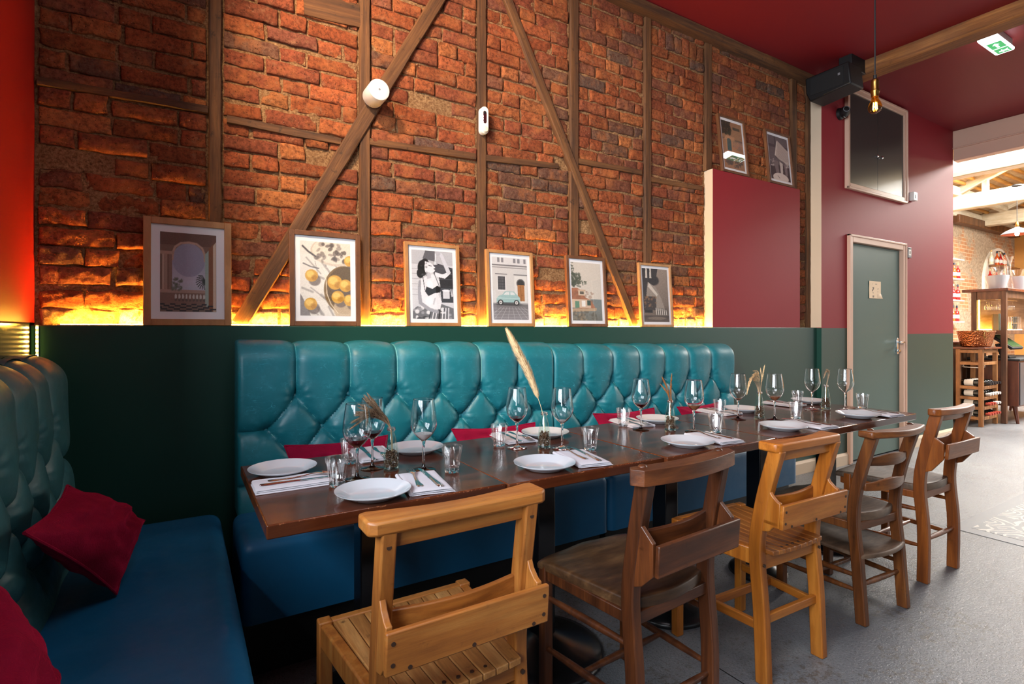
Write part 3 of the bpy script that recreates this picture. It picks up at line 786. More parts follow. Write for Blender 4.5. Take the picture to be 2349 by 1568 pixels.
# ---------------------------------------------------------------- velvet cushions
def cushion(corners, th, label, group, seed=1, N=30):
    """corners A,B,C,D round the pillow (world); inflated both ways"""
    A, B, Cc, Dd = [Vector(c) for c in corners]
    cen = (A + B + Cc + Dd) / 4
    nrm = ((Cc - A).cross(Dd - B)).normalized()
    root = thing('cushion', label, 'cushion', cen, 0, group)
    for side, nm in ((1, 0), (-1, 1)):
        pass
    P = np.zeros((2, N + 1, N + 1, 3))
    for i in range(N + 1):
        for j in range(N + 1):
            u, v = i / N, j / N
            # corners stay pointed, sides draw in
            uu = u + 0.055 * math.sin(PI * v) * (0.5 - u) * 2 * (abs(2 * u - 1)); vv = v + 0.055 * math.sin(PI * u) * (0.5 - v) * 2 * (abs(2 * v - 1))
            q = (A * (1 - uu) + B * uu) * (1 - vv) + (Dd * (1 - uu) + Cc * uu) * vv
            h = (max(0, math.sin(PI * u)) * max(0, math.sin(PI * v))) ** 0.55 * th / 2
            wr = 0.018 * noise.noise((u * 3.3 + seed, v * 7.5, seed)) + 0.010 * noise.noise((u * 9 + seed, v * 9, seed * 2.0))
            cr = math.exp(-min(math.hypot(u - a, v - b) for a in (0, 1) for b in (0, 1)) / 0.22)
            wr += 0.013 * cr * math.sin(18 * (u - v) + seed)
            e = min(1, 6 * min(u, v, 1 - u, 1 - v))
            for s in (0, 1):
                P[s, i, j] = q - cen + nrm * ((h + wr * e) * (1 if s == 0 else -1))
    mb = MB(); mb.grid(P[0], flip=True); mb.grid(P[1])
    o = mb.build('cushion_cover', M['velvet'], root, smooth=True, sharp=0)
    rim = [P[0, 0, j] for j in range(N + 1)] + [P[0, i, N] for i in range(1, N + 1)] + [P[0, N, j] for j in range(N - 1, -1, -1)] + [P[0, i, 0] for i in range(N - 1, 0, -1)]
    MB().tube(list(rim) + [rim[0]], 0.0035, 6).build('piping', M['velvet'], root, smooth=True)
    return root
cushion([(-.262, 1.40, .80), (-.262, 1.87, .777), (-.105, 2.19, .556), (-.148, 1.79, .487)], 0.14, 'burgundy velvet cushion tipped on its corner on the blue bench', 'velvet cushions', 3)
cushion([(-.27, .74, .79), (-.27, 1.13, .85), (-.175, 1.10, .66), (-.15, .80, .495)], 0.13, 'burgundy velvet cushion cut off by the lower left edge, nearest the photographer', 'velvet cushions', 8)
for px0, px1, py0, py1, lab, sd in ((650, 885, 1019, 996, 'slim burgundy cushion on the banquette behind the nearest table', 11), (1031, 1221, 982, 967, 'slim burgundy cushion on the banquette behind the tall pale plume', 14),
                                    (1354, 1493, 947, 934, 'slim burgundy cushion just behind the tumbler on the middle table', 17), (1546, 1645, 932, 920, 'slim burgundy cushion at the far end of the banquette', 21)):
    a, b = onY(px0, py0, 2.33), onY(px1, py1, 2.33)
    cushion([(a.x, 2.305, a.z), (b.x, 2.305, b.z), (b.x - .01, 2.19, .50), (a.x + .01, 2.19, .50)], 0.09, lab, 'velvet cushions', sd)
# ================================================================ tables
TW = 0.644
def make_table():
    t = thing('dining_table', 'x', 'table')
    tb = MB(); tb.span((-TW / 2 + .001, -.315, .716), (TW / 2 - .001, .315, .75))
    top = tb.build('tabletop', M['table'], t, bevel=0.0035, seg=3)
    MB().span((-.038, -.038, .03), (.038, .038, .70)).build('column', M['black_iron'], t, bevel=0.004)
    MB().span((-.19, -.19, .698), (.19, .19, .716)).build('top_plate', M['black_iron'], t, bevel=0.004)
    MB().lathe([(0, .085), (.045, .083), (.07, .070), (.12, .052), (.18, .036), (.215, .024), (.226, .014), (.226, .004), (.22, 0.0), (0, 0.0)], 48).build('base', M['black_base'], t, smooth=True, sharp=60)
    return t
tlab = ['dark brown square table at the left end of the row, next to the blue bench', 'dark brown table second from the left end, with the tall pale plume', 'dark brown table in the middle of the row of five',
        'dark brown table second from the far end, behind the amber slatted chair', 'dark brown table at the far end of the row, by the green door']
t0 = make_table()
TY = [1.341, 1.331, 1.316, 1.306, 1.318]
for i in range(5):
    loc = (.166 + TW * (i + .5), TY[i] + .315, (0, -.001, 0, .0, -.004)[i])
    if i == 0: t0.location = loc; t0['label'] = tlab[0]; t0['group'] = 'tables in the long row'
    else: dup(t0, loc, 0, tlab[i], 'tables in the long row')
for o, sc in zip([q for q in C.objects if q.name.startswith('dining_table')], (1.12, 1.02, .85, .60, .72)):
    for ch in o.children:
        if ch.name.startswith('base'): ch.scale = (sc, sc, 1)
        if ch.name.startswith('column') or ch.name.startswith('base'): ch.location.x = .012

# ================================================================ chapel chairs
def swept(path, w, d, taper=1.0):
    """rectangular bar along a path in the y-z plane at given x: list of (x, y, z); w across x, d across y"""
    mb = MB(); n = len(path); P = []
    for i, (x, y, z) in enumerate(path):
        a = path[max(i - 1, 0)]; b = path[min(i + 1, n - 1)]
        dy, dz = b[1] - a[1], b[2] - a[2]; l = math.hypot(dy, dz); ty, tz = dy / l, dz / l
        f = 1 + (taper - 1) * i / (n - 1)
        P.append([(x - w / 2, y - tz * d * f / 2, z + ty * d * f / 2), (x + w / 2, y - tz * d * f / 2, z + ty * d * f / 2), (x + w / 2, y + tz * d * f / 2, z - ty * d * f / 2), (x - w / 2, y + tz * d * f / 2, z - ty * d * f / 2)])
    V = [p for r in P for p in r]; fs = []
    for i in range(n - 1):
        for k in range(4): fs.append((i * 4 + k, i * 4 + (k + 1) % 4, (i + 1) * 4 + (k + 1) % 4, (i + 1) * 4 + k))
    fs += [(3, 2, 1, 0), tuple((n - 1) * 4 + k for k in range(4))]
    return mb.add(V, fs)
def smoothpath(pts, n=14):
    """Catmull-Rom through 3D points"""
    out = []; P = [pts[0]] + list(pts) + [pts[-1]]
    for i in range(1, len(P) - 2):
        for k in range(n):
            t = k / n; p0, p1, p2, p3 = [np.array(q, float) for q in P[i - 1:i + 3]]
            out.append(tuple(0.5 * ((2 * p1) + (-p0 + p2) * t + (2 * p0 - 5 * p1 + 4 * p2 - p3) * t * t + (-p0 + 3 * p1 - 3 * p2 + p3) * t ** 3)))
    out.append(tuple(pts[-1])); return out
def curved_rail(x0, x1, yc, z0, z1, th, bow, mat, name, parent, end_round=0.0, front_extra=0.0, zfun=None, bevel=0.004, n=24):
    """rail along x, bowed backwards (-y) in the middle by bow; thicker at the ends on its front by front_extra"""
    mb = MB(); P = np.zeros((n + 1, 4, 3)); L = x1 - x0
    for i in range(n + 1):
        u = i / n; s = math.sin(PI * u); x = x0 + L * u
        yb = yc - bow * s - th / 2; yf = yc - bow * s + th / 2 + front_extra * (1 - s)
        if end_round:
            e = min(u, 1 - u) * L
            if e < end_round:
                q = end_round - e; k = end_round - math.sqrt(max(0, end_round ** 2 - q ** 2)); yb += k; yf -= k * .8
        za, zb = (z0, z1) if zfun is None else zfun(u)
        P[i] = [(x, yb, za), (x, yf, za), (x, yf, zb), (x, yb, zb)]
    for i in range(n):
        pass
    V = P.reshape(-1, 3); fs = []
    for i in range(n):
        for k in range(4): fs.append((i * 4 + k, (i + 1) * 4 + k, (i + 1) * 4 + (k + 1) % 4, i * 4 + (k + 1) % 4))
    fs += [(0, 1, 2, 3), (n * 4 + 3, n * 4 + 2, n * 4 + 1, n * 4)]
    mb.add(V, fs)
    o = mb.build(name, mat, parent, smooth=True, bevel=bevel); return o

def saddle_seat(wf, wb, yb, yf, z, th, mat, parent, dip=0.012, rback=0.10, name='seat', wave=0.012):
    """solid shaped seat: front at yf, back at yb; rounded plan, dished"""
    def steps(n, L): return [0.0, .0025 / L, .007 / L] + [.007 / L + (1 - .014 / L) * k / n for k in range(1, n)] + [1 - .007 / L, 1 - .0025 / L, 1.0]
    us, vs = steps(24, wf), steps(20, yf - yb); nu, nv = len(us) - 1, len(vs) - 1
    top = np.zeros((nu + 1, nv + 1, 3)); bot = np.zeros((nu + 1, nv + 1, 3))
    for i, u in enumerate(us):
        for j, v in enumerate(vs):
            w = wb + (wf - wb) * v
            s = 2 * u - 1
            y = yb + (yf - yb) * v - (1 - v) * 0.030 * (1 - s * s) - v ** 6 * 0.018 * abs(s) ** 6
            x = s * w / 2
            zz = z - dip * (1 - s * s) * math.sin(PI * min(1, v * 1.05)) ** .8 - 0.010 * v ** 8 - wave * abs(s) ** 4 * 0.3 + wave * .6 * math.exp(-(s / .3) ** 2) * v ** 3
            ring = min(i, j, nu - i, nv - j); zz -= {0: .0065, 1: .002}.get(ring, 0)
            top[i, j] = (x, y, zz); bot[i, j] = (x * .985, y, z - th)
    mb = MB(); mb.grid(top); mb.grid(bot, flip=True)
    for A, flip in ((np.stack([top[0], bot[0]]), False), (np.stack([top[-1], bot[-1]]), True), (np.stack([top[:, 0], bot[:, 0]]), True), (np.stack([top[:, -1], bot[:, -1]]), False)):
        mb.grid(A, flip=flip)
    o = mb.build(name, mat, parent, smooth=True, sharp=0)
    bm = bmesh.new(); bm.from_mesh(o.data); bmesh.ops.remove_doubles(bm, verts=bm.verts, dist=1e-5); bmesh.ops.recalc_face_normals(bm, faces=bm.faces); bm.to_mesh(o.data); bm.free()
    o.data.set_sharp_from_angle(angle=math.radians(58))
    return o

def chair(name, label, kind, loc, rz, wood, seatw, p, group='wooden chairs along the tables'):
    """front of the chair faces +y. p: sizes"""
    t = thing(name, label, 'chair', loc, rz, group)
    woodh = M[wood + '_h']; wood = M[wood]
    hw = p['wb'] / 2; fw = p['wf'] / 2; zs = p['zs']; yb, yf = -.18, .19
    pw, pd = p.get('pw', .032), p.get('pd', .036)
    # rear legs run up as back posts
    for s in (-1, 1):
        path = smoothpath([(s * hw, yb - p['kick'], 0.0), (s * hw, yb - .012, .24), (s * hw, yb + .004, zs), (s * hw * p.get('topw', 1.0), yb - p['rake'] * .28, zs + .16), (s * hw * p.get('topw', 1.0), yb - p['rake'], p['zt'] - .02)])
        swept(path, pw, pd).build('rear_leg', wood, t, bevel=0.004)
        lf = p.get('lf', .02); fp = [(s * fw, yf - lf, 0.0), (s * fw, yf - lf, zs - .012 if kind != 'slat' else zs + .004)]
        swept(fp, .034, .034).build('front_leg', wood, t, bevel=0.004)
    # top rail
    L = p['rail']
    curved_rail(-L / 2, L / 2, yb - p['rake'] + .006, p['zt'] - p['rh'], p['zt'], p['rt'], p['bow'], woodh, 'top_rail', t, end_round=p['er'], front_extra=p['fe'], bevel=0.006)
    if p.get('under'):
        curved_rail(-hw + .012, hw - .012, yb - p['rake'] + .012, p['zt'] - p['rh'] - p['under'], p['zt'] - p['rh'] + .002, .020, p['bow'] * .5, woodh, 'under_rail', t, bevel=0.002)
    if p.get('screws'):
        for sx in (-1, 1):
            for zq_ in (p['zt'] - .055, .40):
                yy = yb - p['rake'] * ((zq_ - zs) / (p['zt'] - zs)) ** 1.3 - pd / 2 - .001 if zq_ > zs else yb - .001 - pd / 2
                MB().lathe([(0, .002), (.0055, .002), (.0055, -.006)], 10, c=(sx * hw, yy, zq_), axis='-y').build('screw_plug', M['screw'], t, smooth=True)
    if p.get('studs'):
        for s in (-1, 1):
            MB().lathe([(0, .008), (.008, .0065), (.0125, .002), (.013, 0)], 16, c=(s * (L / 2 - .05), yb - p['rake'] + .012, p['zt'] - .001)).build('stud', M['oak_dark'], t, smooth=True)
    # seat
    if kind == 'slat':
        for s in (-1, 1):
            a = Vector((s * hw, yb + .01, 0)); b = Vector((s * fw, yf - .02, 0)); d = (b - a).normalized(); nn = Vector((d.y, -d.x, 0)) * .014
            q = [a + nn, b + nn, b - nn, a - nn]
            MB().box8([Vector((v.x, v.y, zs - .06)) for v in q] + [Vector((v.x, v.y, zs - .002)) for v in q]).build('side_rail', wood, t, bevel=0.005)
        MB().span((-fw + .01, yf - .034, zs - .05), (fw - .01, yf - .010, zs + .002)).build('front_rail', woodh, t, bevel=0.004)
        MB().span((-hw + .01, yb - .012, zs - .075), (hw - .01, yb + .012, zs - .02)).build('back_rail', woodh, t, bevel=0.004)
        ns = 9
        for k in range(ns):
            u0, u1 = k / ns, (k + 1) / ns
            def X(u, y):
                h = hw + (fw - hw) * (y - yb) / (yf - yb) - .014; return -h + 2 * h * u
            y0, y1 = yb - .045, yf - .035; g = .0012
            sl = MB(); nn = 8; Pt = np.zeros((nn + 1, 4, 3))
            for i in range(nn + 1):
                y = y0 + (y1 - y0) * i / nn
                def dz(u): return -.014 * (1 - (2 * u - 1) ** 2) * math.sin(PI * min(1, .15 + i / nn * .9))
                Pt[i] = [(X(u0, y) + g, y, zs - .016 + dz(u0)), (X(u0, y) + g, y, zs + dz(u0)), (X(u1, y) - g, y, zs + dz(u1)), (X(u1, y) - g, y, zs - .016 + dz(u1))]
            V = Pt.reshape(-1, 3); fs = []
            for i in range(nn):
                for q in range(4): fs.append((i * 4 + q, i * 4 + (q + 1) % 4, (i + 1) * 4 + (q + 1) % 4, (i + 1) * 4 + q))
            fs += [(3, 2, 1, 0), (nn * 4, nn * 4 + 1, nn * 4 + 2, nn * 4 + 3)]
            sl.add(V, fs); so = sl.build('seat_slat', seatw, t, bevel=0.0025)
            um = (u0 + u1) / 2
            for y in (yb - .022, yf - .06):
                MB().lathe([(0, .0008), (.0045, .0008), (.0045, -.003)], 10, c=(X(um, y), y, zs - (.006 if y < 0 else .004))).build('screw', M['screw'], so, smooth=True)
    else:
        saddle_seat(p['wf'] + .045, p['wb'] + .0, yb + .012, yf + .015, zs, .034, seatw, t)
        MB().span((-hw + .012, yb - .010, zs - .07), (hw - .012, yb + .010, zs - .034)).build('back_apron', woodh, t, bevel=0.003)
        for s in (-1, 1):
            a = Vector((s * hw, yb, 0)); b = Vector((s * fw, yf - .02, 0)); d = (b - a).normalized(); nn = Vector((d.y, -d.x, 0)) * .010
            q = [a + nn, b + nn, b - nn, a - nn]
            MB().box8([Vector((v.x, v.y, zs - .068)) for v in q] + [Vector((v.x, v.y, zs - .034)) for v in q]).build('side_apron', wood, t, bevel=0.003)
    # stretchers
    def stretcher(a, b):
        m = MB(); a, b = Vector(a), Vector(b)
        if p['flat']:
            d = (b - a); L_ = d.length; ang = math.atan2(d.y, d.x)
            m.box((0, 0, 0), (L_, .018, .030)); o = m.build('stretcher', woodh, t, bevel=0.003); o.location = (a + b) / 2; o.rotation_euler = (0, 0, ang)
        else:
            pts = [a + (b - a) * (k / 12) for k in range(13)]; rs = [.0075 + .0045 * math.sin(PI * k / 12) for k in range(13)]
            m.tube(pts, rs, 10).build('stretcher', wood, t, smooth=True)
    for s in (-1, 1):
        for z in p['sz']: stretcher((s * hw, yb - .01, z), (s * fw, yf - lf, z))
    for z in p.get('hz', ()): stretcher((-hw * 1.06, (yb + yf) / 2, z), (hw * 1.06, (yb + yf) / 2, z))
    for z in p.get('bz', ()): stretcher((-hw, yb - .012, z), (hw, yb - .012, z))
    for z in p.get('fz', ()): stretcher((-fw, yf - lf, z), (fw, yf - lf, z))
    # book box behind the back
    if p.get('box'):
        bz0, bz1, by = p['box']; bx = t; yp = yb - .025
        xo = hw + p.get('boxo', .008)
        bk = None
        for s in (-1, 1):
            zt_, zb_ = bz1 + p['up'], bz0 - p['dn']
            y0 = yp + .006; y1 = by + .010
            if p['scroll']:
                pts = [(y0, zb_), (y0 - .03, zb_ + .008), (y0 - .045, bz0 - .004), (y1, bz0 - .002), (y1, bz1)]
                pts += [(y1 + .012, bz1 + .004), (y1 + .030, bz1 + .020), (y1 + .042, bz1 + .045), (y0 - .018, zt_ - .006), (y0 - .006, zt_), (y0, zt_)]
            else:
                pts = [(y0, zb_), (y0 - .028, zb_ + .012), (y1, bz0), (y1, bz1), (y0 - .004, zt_), (y0, zt_)]
            x0 = s * (hw + pw / 2 - .016); x1 = s * (hw + pw / 2 - .002)
            MB().prism(pts, min(x0, x1), max(x0, x1), 'x').build('box_side', wood, t, bevel=0.003)
        lean = .006
        P8 = [(-xo - .008, by - .006, bz0), (xo + .008, by - .006, bz0), (xo + .008, by + .008, bz0), (-xo - .008, by + .008, bz0),
              (-xo - .008, by - .006 - lean, bz1), (xo + .008, by - .006 - lean, bz1), (xo + .008, by + .008 - lean, bz1), (-xo - .008, by + .008 - lean, bz1)]
        fp_ = MB().box8(P8).build('box_front', woodh, t, bevel=0.0035)
        if p.get('screws'):
            for sx, z in ((-1, bz1 - .022), (-1, bz0 + .022), (1, bz1 - .022), (1, bz0 + .022), (-.8, bz0 + .008), (.0, bz0 + .008), (.85, bz0 + .008)):
                MB().lathe([(0, .0006), (.0045, .0006), (.0045, -.004)], 10, c=(sx * (xo - .006), by - .0068 - lean * (z - bz0) / (bz1 - bz0), z), axis='-y').build('screw', M['screw'], fp_, smooth=True)
        MB().span((-xo + .004, by + .004, bz0 + .004), (xo - .004, yp + .004, bz0 + .014)).build('box_bottom', woodh, t)
        curved_rail(-hw + .012, hw - .012, yb - .002, bz0 - .004, bz1 + p.get('slat_up', .012), .014, .022, woodh, 'back_slat', t, bevel=0.003)
    if p.get('slats'):
        for zc in p['slats']:
            def zf(u, zc=zc):
                s = math.sin(PI * u); return (zc - .018 - .004 * s, zc + .012 + .016 * s ** 2 - .012 * math.exp(-((u - .5) / .12) ** 2) * 0)
            curved_rail(-hw + .010, hw - .010, yb - .018 - (zc - zs) * .10, 0, 0, .014, .030, woodh, 'back_slat', t, zfun=zf, bevel=0.003)
    if p.get('shelf'):
        saddle_seat(p['wf'] - .02, p['wb'] + .02, yb - .03, yf - .03, p['shelf'], .018, seatw, t, dip=.004, name='under_shelf')
    return t

P1 = dict(wb=.335, wf=.395, zs=.452, kick=.020, rake=.045, zt=.83, rail=.420, rh=.030, rt=.054, bow=.002, er=.012, fe=.030, under=.034, flat=True, sz=(.20,), hz=(.20,), fz=(.24,),
          box=(.545, .631, -.270), boxo=.012, up=.040, dn=.030, scroll=True, screws=True, pw=.032, pd=.042, slat_up=-.006)
chair('chapel_chair', 'pale honey wood chair with slatted seat and dark screw heads, nearest the photographer', 'slat', (.512, 1.255, 0), math.radians(0.2), 'beech', M['beech_slat'], P1)
P2 = dict(wb=.335, wf=.375, zs=.460, kick=.012, rake=.052, zt=.834, rail=.440, rh=.042, rt=.055, bow=.026, er=.030, fe=.0, flat=False, sz=(.335, .17), hz=(.17,), bz=(.15,), studs=True, pw=.034, pd=.044,
          box=(.557, .643, -.275), boxo=.006, up=.058, dn=.050, scroll=False, slat_up=.003)
chair('chapel_chair', 'dark stained chair with round studs on its top rail and an angled book box', 'solid', (1.205, 1.265, 0), math.radians(3.5), 'oak_dark', M['oak_dark_seat'], P2)
P3 = dict(P1); P3.update(lf=.035, wb=.318, wf=.375, rail=.372, zt=.825, kick=.022, rake=.072, sz=(.19,), hz=(.19,), bz=(.21,), fz=(), box=(.548, .630, -.280), boxo=.018, up=.06, pd=.046)
chair('chapel_chair', 'amber slatted chair with scroll-sided book box, behind the fourth table', 'slat', (1.846, 1.293, 0), math.radians(-2.0), 'amber', M['amber_slat'], P3)
P4 = dict(lf=.055, wb=.306, wf=.35, zs=.44, kick=.030, rake=.070, zt=.795, rail=.395, rh=.027, rt=.058, bow=.040, er=.0, fe=.0, flat=False, sz=(.13, .19), hz=(.13,), bz=(.15,), slats=(.56, .665), shelf=.285, studs=True, pw=.030, pd=.042)
chair('ladder_back_chair', 'brown chair with two curved back slats, no box and a shelf below its seat', 'solid', (2.525, 1.305, 0), math.radians(-4), 'brown_oak', M['brown_seat'], P4)
P5 = dict(lf=.058, wb=.320, wf=.385, zs=.46, kick=.010, rake=.066, zt=.83, rail=.41, rh=.030, rt=.052, bow=.028, er=.015, fe=.0, flat=False, sz=(.34, .17), bz=(.20,), hz=(.17,), under=.03, pw=.034, pd=.046,
          box=(.600, .672, -.285), boxo=.004, up=.05, dn=.075, scroll=False, slat_up=.004)
chair('chapel_chair', 'orange brown chair with solid seat and book box, farthest along the tables', 'solid', (3.165, 1.328, 0), math.radians(-1), 'amber_brown', M['brown_seat'], P5)
# ================================================================ things laid on the tables
ZT = .75
TN = ['nearest table', 'second table', 'middle table', 'fourth table', 'far end table']
def where(k, side): return f'on the {TN[k]}, {side} side'
RIGHT = Vector((CA, -SA, 0))

# ---- plates
def make_plate():
    o = thing('plate', 'x', 'plate')
    prof = [(0, .0035), (.058, .0035), (.066, .006), (.082, .0155), (.0985, .0215), (.1005, .0225), (.1003, .0205), (.083, .0125), (.064, .0025), (.060, 0.0), (.055, 0.0), (.053, .0018), (0, .0018)]
    MB().lathe(prof[::-1], 64).build('dish', M['china'], o, smooth=True, sharp=60)
    return o
plates = [((.300, 1.845), 0, 'at the left end, beside the blue bench'), ((.441, 1.426), 0, where(0, 'chair')), ((.735, 1.862), 0, where(0, 'banquette')), ((1.004, 1.425), 1, where(1, 'chair')), ((1.307, 1.850), 1, where(1, 'banquette')),
          ((1.673, 1.413), 2, where(2, 'chair')), ((1.969, 1.845), 2, where(2, 'banquette')), ((2.309, 1.413), 3, where(3, 'chair')), ((2.618, 1.836), 3, where(3, 'banquette')), ((2.960, 1.41), 4, where(4, 'chair')), ((3.272, 1.838), 4, where(4, 'banquette'))]
pl0 = make_plate()
p1 = onZ(649, 1070, .77); plates[0] = ((p1.x, p1.y), 0, plates[0][2])
def put(proto, first, loc, rz, lab, grp):
    if first: proto.location = loc; proto.rotation_euler = (0, 0, rz); proto['label'] = lab; proto['group'] = grp; return proto
    return dup(proto, loc, rz, lab, grp)
for i, ((x, y), k, w) in enumerate(plates): put(pl0, i == 0, (x, y, ZT), 0, 'round white plate ' + w, 'white plates on the tables')

# ---- napkins, forks, knives
def make_napkin():
    o = thing('napkin', 'x', 'napkin')
    mb = MB(); n, m = 20, 16
    for li, (w, l, dx, dy, z0, th) in enumerate(((.120, .205, .002, -.004, 0, .0042), (.116, .210, -.001, .0, .0042, .0044), (.110, .204, .0, -.003, .0085, .004))):
        top = np.zeros((n + 1, m + 1, 3)); bot = np.zeros((n + 1, m + 1, 3))
        for i in range(n + 1):
            for j in range(m + 1):
                u, v = i / n, j / m
                x = (u - .5) * w + dx; y = (v - .5) * l + dy
                e = min(u * w, (1 - u) * w, v * l, (1 - v) * l)
                wv = .0012 * noise.noise((x * 25, y * 18, li * 3.1)) + .002 * math.sin(PI * u) * (.5 if li == 2 else .15)
                rd = .0018 * math.exp(-e / .002)
                top[i, j] = (x, y, z0 + th + wv - rd); bot[i, j] = (x, y, z0 + .0003 + wv * .6 + rd * .5)
        mb.grid(top); mb.grid(bot, flip=True)
        for A, fl in ((np.stack([top[0], bot[0]]), False), (np.stack([top[-1], bot[-1]]), True), (np.stack([top[:, 0], bot[:, 0]]), True), (np.stack([top[:, -1], bot[:, -1]]), False)): mb.grid(A, flip=fl)
    mb.build('folded_cloth', M['linen'], o, smooth=True, sharp=70)
    # rolled hem along one long side
    MB().tube([(-.060, y, .006 + .0008 * math.sin(y * 60)) for y in np.linspace(-.102, .1, 20)], .0058, 10).build('rolled_edge', M['linen'], o, smooth=True)
    return o
def flat_piece(outline, zf, th):
    """symmetric outline [(y, halfwidth)], centre-line height zf(y)"""
    P = np.zeros((len(outline), 8, 3))
    for i, (y, hw) in enumerate(outline):
        z = zf(y)
        for j, (a, b) in enumerate(((-1, 0), (-.75, .7), (0, 1), (.75, .7), (1, 0), (.75, -.55), (0, -.8), (-.75, -.55))):
            P[i, j] = (a * hw, y, z + b * th / 2)
    mb = MB(); n = len(outline)
    V = P.reshape(-1, 3); fs = [(i * 8 + k, i * 8 + (k + 1) % 8, (i + 1) * 8 + (k + 1) % 8, (i + 1) * 8 + k) for i in range(n - 1) for k in range(8)]
    fs += [tuple(range(8))[::-1], tuple((n - 1) * 8 + k for k in range(8))]
    return mb.add(V, fs)
def make_fork():
    o = thing('fork', 'x', 'fork')
    zf = lambda y: .0015 + (.0075 * math.exp(-((y - .035) / .035) ** 2)) + (.003 if y < -.06 else 0) * min(1, (-.06 - y) / .02) * .3 + max(0, (y - .075)) * .10
    mb = flat_piece([(-.098, .004), (-.094, .0085), (-.085, .010), (-.06, .0075), (-.03, .0046), (0, .0034), (.020, .0038), (.032, .0075), (.040, .0110), (.055, .0122)], zf, .0028)
    mb.build('handle', M['steel'], o, smooth=True, sharp=50)
    for k in range(4):
        x = (k - 1.5) * .0064
        t = MB().tube([(x, .052, zf(.052)), (x, .072, zf(.072)), (x, .088, zf(.088)), (x, .096, zf(.096))], [.0022, .0019, .0015, .0008], 8)
        t.build('tine', M['steel'], o, smooth=True)
    return o
def make_knife():
    o = thing('knife', 'x', 'knife')
    zf = lambda y: .0022
    flat_piece([(-.108, .004), (-.104, .0085), (-.09, .0095), (-.05, .0075), (-.02, .0062), (-.004, .0070), (0, .005)], zf, .0058).build('handle', M['steel'], o, smooth=True, sharp=50)
    b = MB(); pts = [(-.0055, -.002), (.0065, -.002), (.0075, .02), (.0085, .06), (.0075, .085), (.003, .104), (-.003, .110), (-.0055, .095)]
    b.prism(pts, .0014, .0030, 'z'); b.build('blade', M['steel'], o, bevel=.0004)
    return o
nap0, fk0, kn0 = make_napkin(), make_fork(), make_knife()
naps = [((.278, 1.657), -90, 0, 'at the left end, beside the blue bench'), ((.602, 1.462), -9, 0, where(0, 'chair')), ((.580, 1.885), 176, 0, where(0, 'banquette')), ((1.180, 1.452), -12, 1, where(1, 'chair')), ((1.160, 1.872), 172, 1, where(1, 'banquette')),
        ((1.862, 1.440), -8, 2, where(2, 'chair')), ((1.825, 1.875), 168, 2, where(2, 'banquette')), ((2.505, 1.405), -7, 3, where(3, 'chair')), ((2.465, 1.872), 176, 3, where(3, 'banquette')), ((3.150, 1.405), -8, 4, where(4, 'chair')), ((3.065, 1.872), 178, 4, where(4, 'banquette'))]
for i, ((x, y), rz, k, w) in enumerate(naps):
    a = math.radians(rz); R = Matrix.Rotation(a, 2)
    put(nap0, i == 0, (x, y, ZT), a, 'folded white napkin ' + w, 'white napkins on the tables')
    ex, sx = (-.020, .020) if i != 0 else (-.018, .022)
    q = R @ Vector((ex + rnd.uniform(-.003, .003), .030 + rnd.uniform(-.008, .008))); put(fk0, i == 0, (x + q.x, y + q.y, ZT + .0132), a + math.radians(rnd.uniform(-3, 5)), 'steel fork on the napkin ' + w, 'forks on the napkins')
    q = R @ Vector((sx + rnd.uniform(-.003, .003), .016 + rnd.uniform(-.008, .008))); put(kn0, i == 0, (x + q.x, y + q.y, ZT + .0132), a + math.radians(rnd.uniform(-2, 5)), 'steel knife on the napkin ' + w, 'knives on the napkins')

# ---- tumblers: thick faceted glass
def make_tumbler():
    o = thing('tumbler', 'x', 'glass')
    def mod(a, z):
        if z < .004: f = .35
        elif z < .062: f = 1
        else: f = max(0, 1 - (z - .062) / .010)
        return 1 - .055 * f * (0.5 - 0.5 * math.cos(a * 10)) ** .8
    out = [(.0268, .006), (.0275, .010), (.029, .02), (.0312, .04), (.0336, .058), (.0352, .066), (.0372, .074), (.0392, .0875), (.0389, .0888), (.0376, .0886), (.0366, .078), (.0340, .060), (.0300, .036), (.0268, .018), (.022, .0125), (0, .0115)]
    mb = MB().lathe(out, 80, mod=mod)
    c = mb.build('cup', M['glass_wall'], o, smooth=True, sharp=60)
    o.scale = (.86, .86, .935)
    MB().lathe([(0, 0), (.021, 0), (.0245, .0015), (.0266, .006), (.0268, .0105), (0, .0105)], 40, mod=mod).build('thick_base', M['glass'], o, smooth=True, sharp=50)
    return o
tb0 = make_tumbler()
tums = [((.382, 1.576), 'at the left end, right of the knife by the blue bench'), ((.484, 1.82), where(0, 'banquette')), ((.728, 1.54), where(0, 'chair')), ((1.047, 1.79), where(1, 'banquette')), ((1.302, 1.552), where(1, 'chair')), ((1.75, 1.849), where(2, 'banquette')),
        ((1.989, 1.528), where(2, 'chair')), ((2.402, 1.819), where(3, 'banquette')), ((2.646, 1.554), where(3, 'chair')), ((3.136, 1.83), where(4, 'banquette')), ((3.306, 1.551), where(4, 'chair'))]
for i, ((x, y), w) in enumerate(tums): put(tb0, i == 0, (x, y, ZT), rnd.uniform(0, 1), 'small cut glass tumbler ' + w, 'tumblers on the tables')

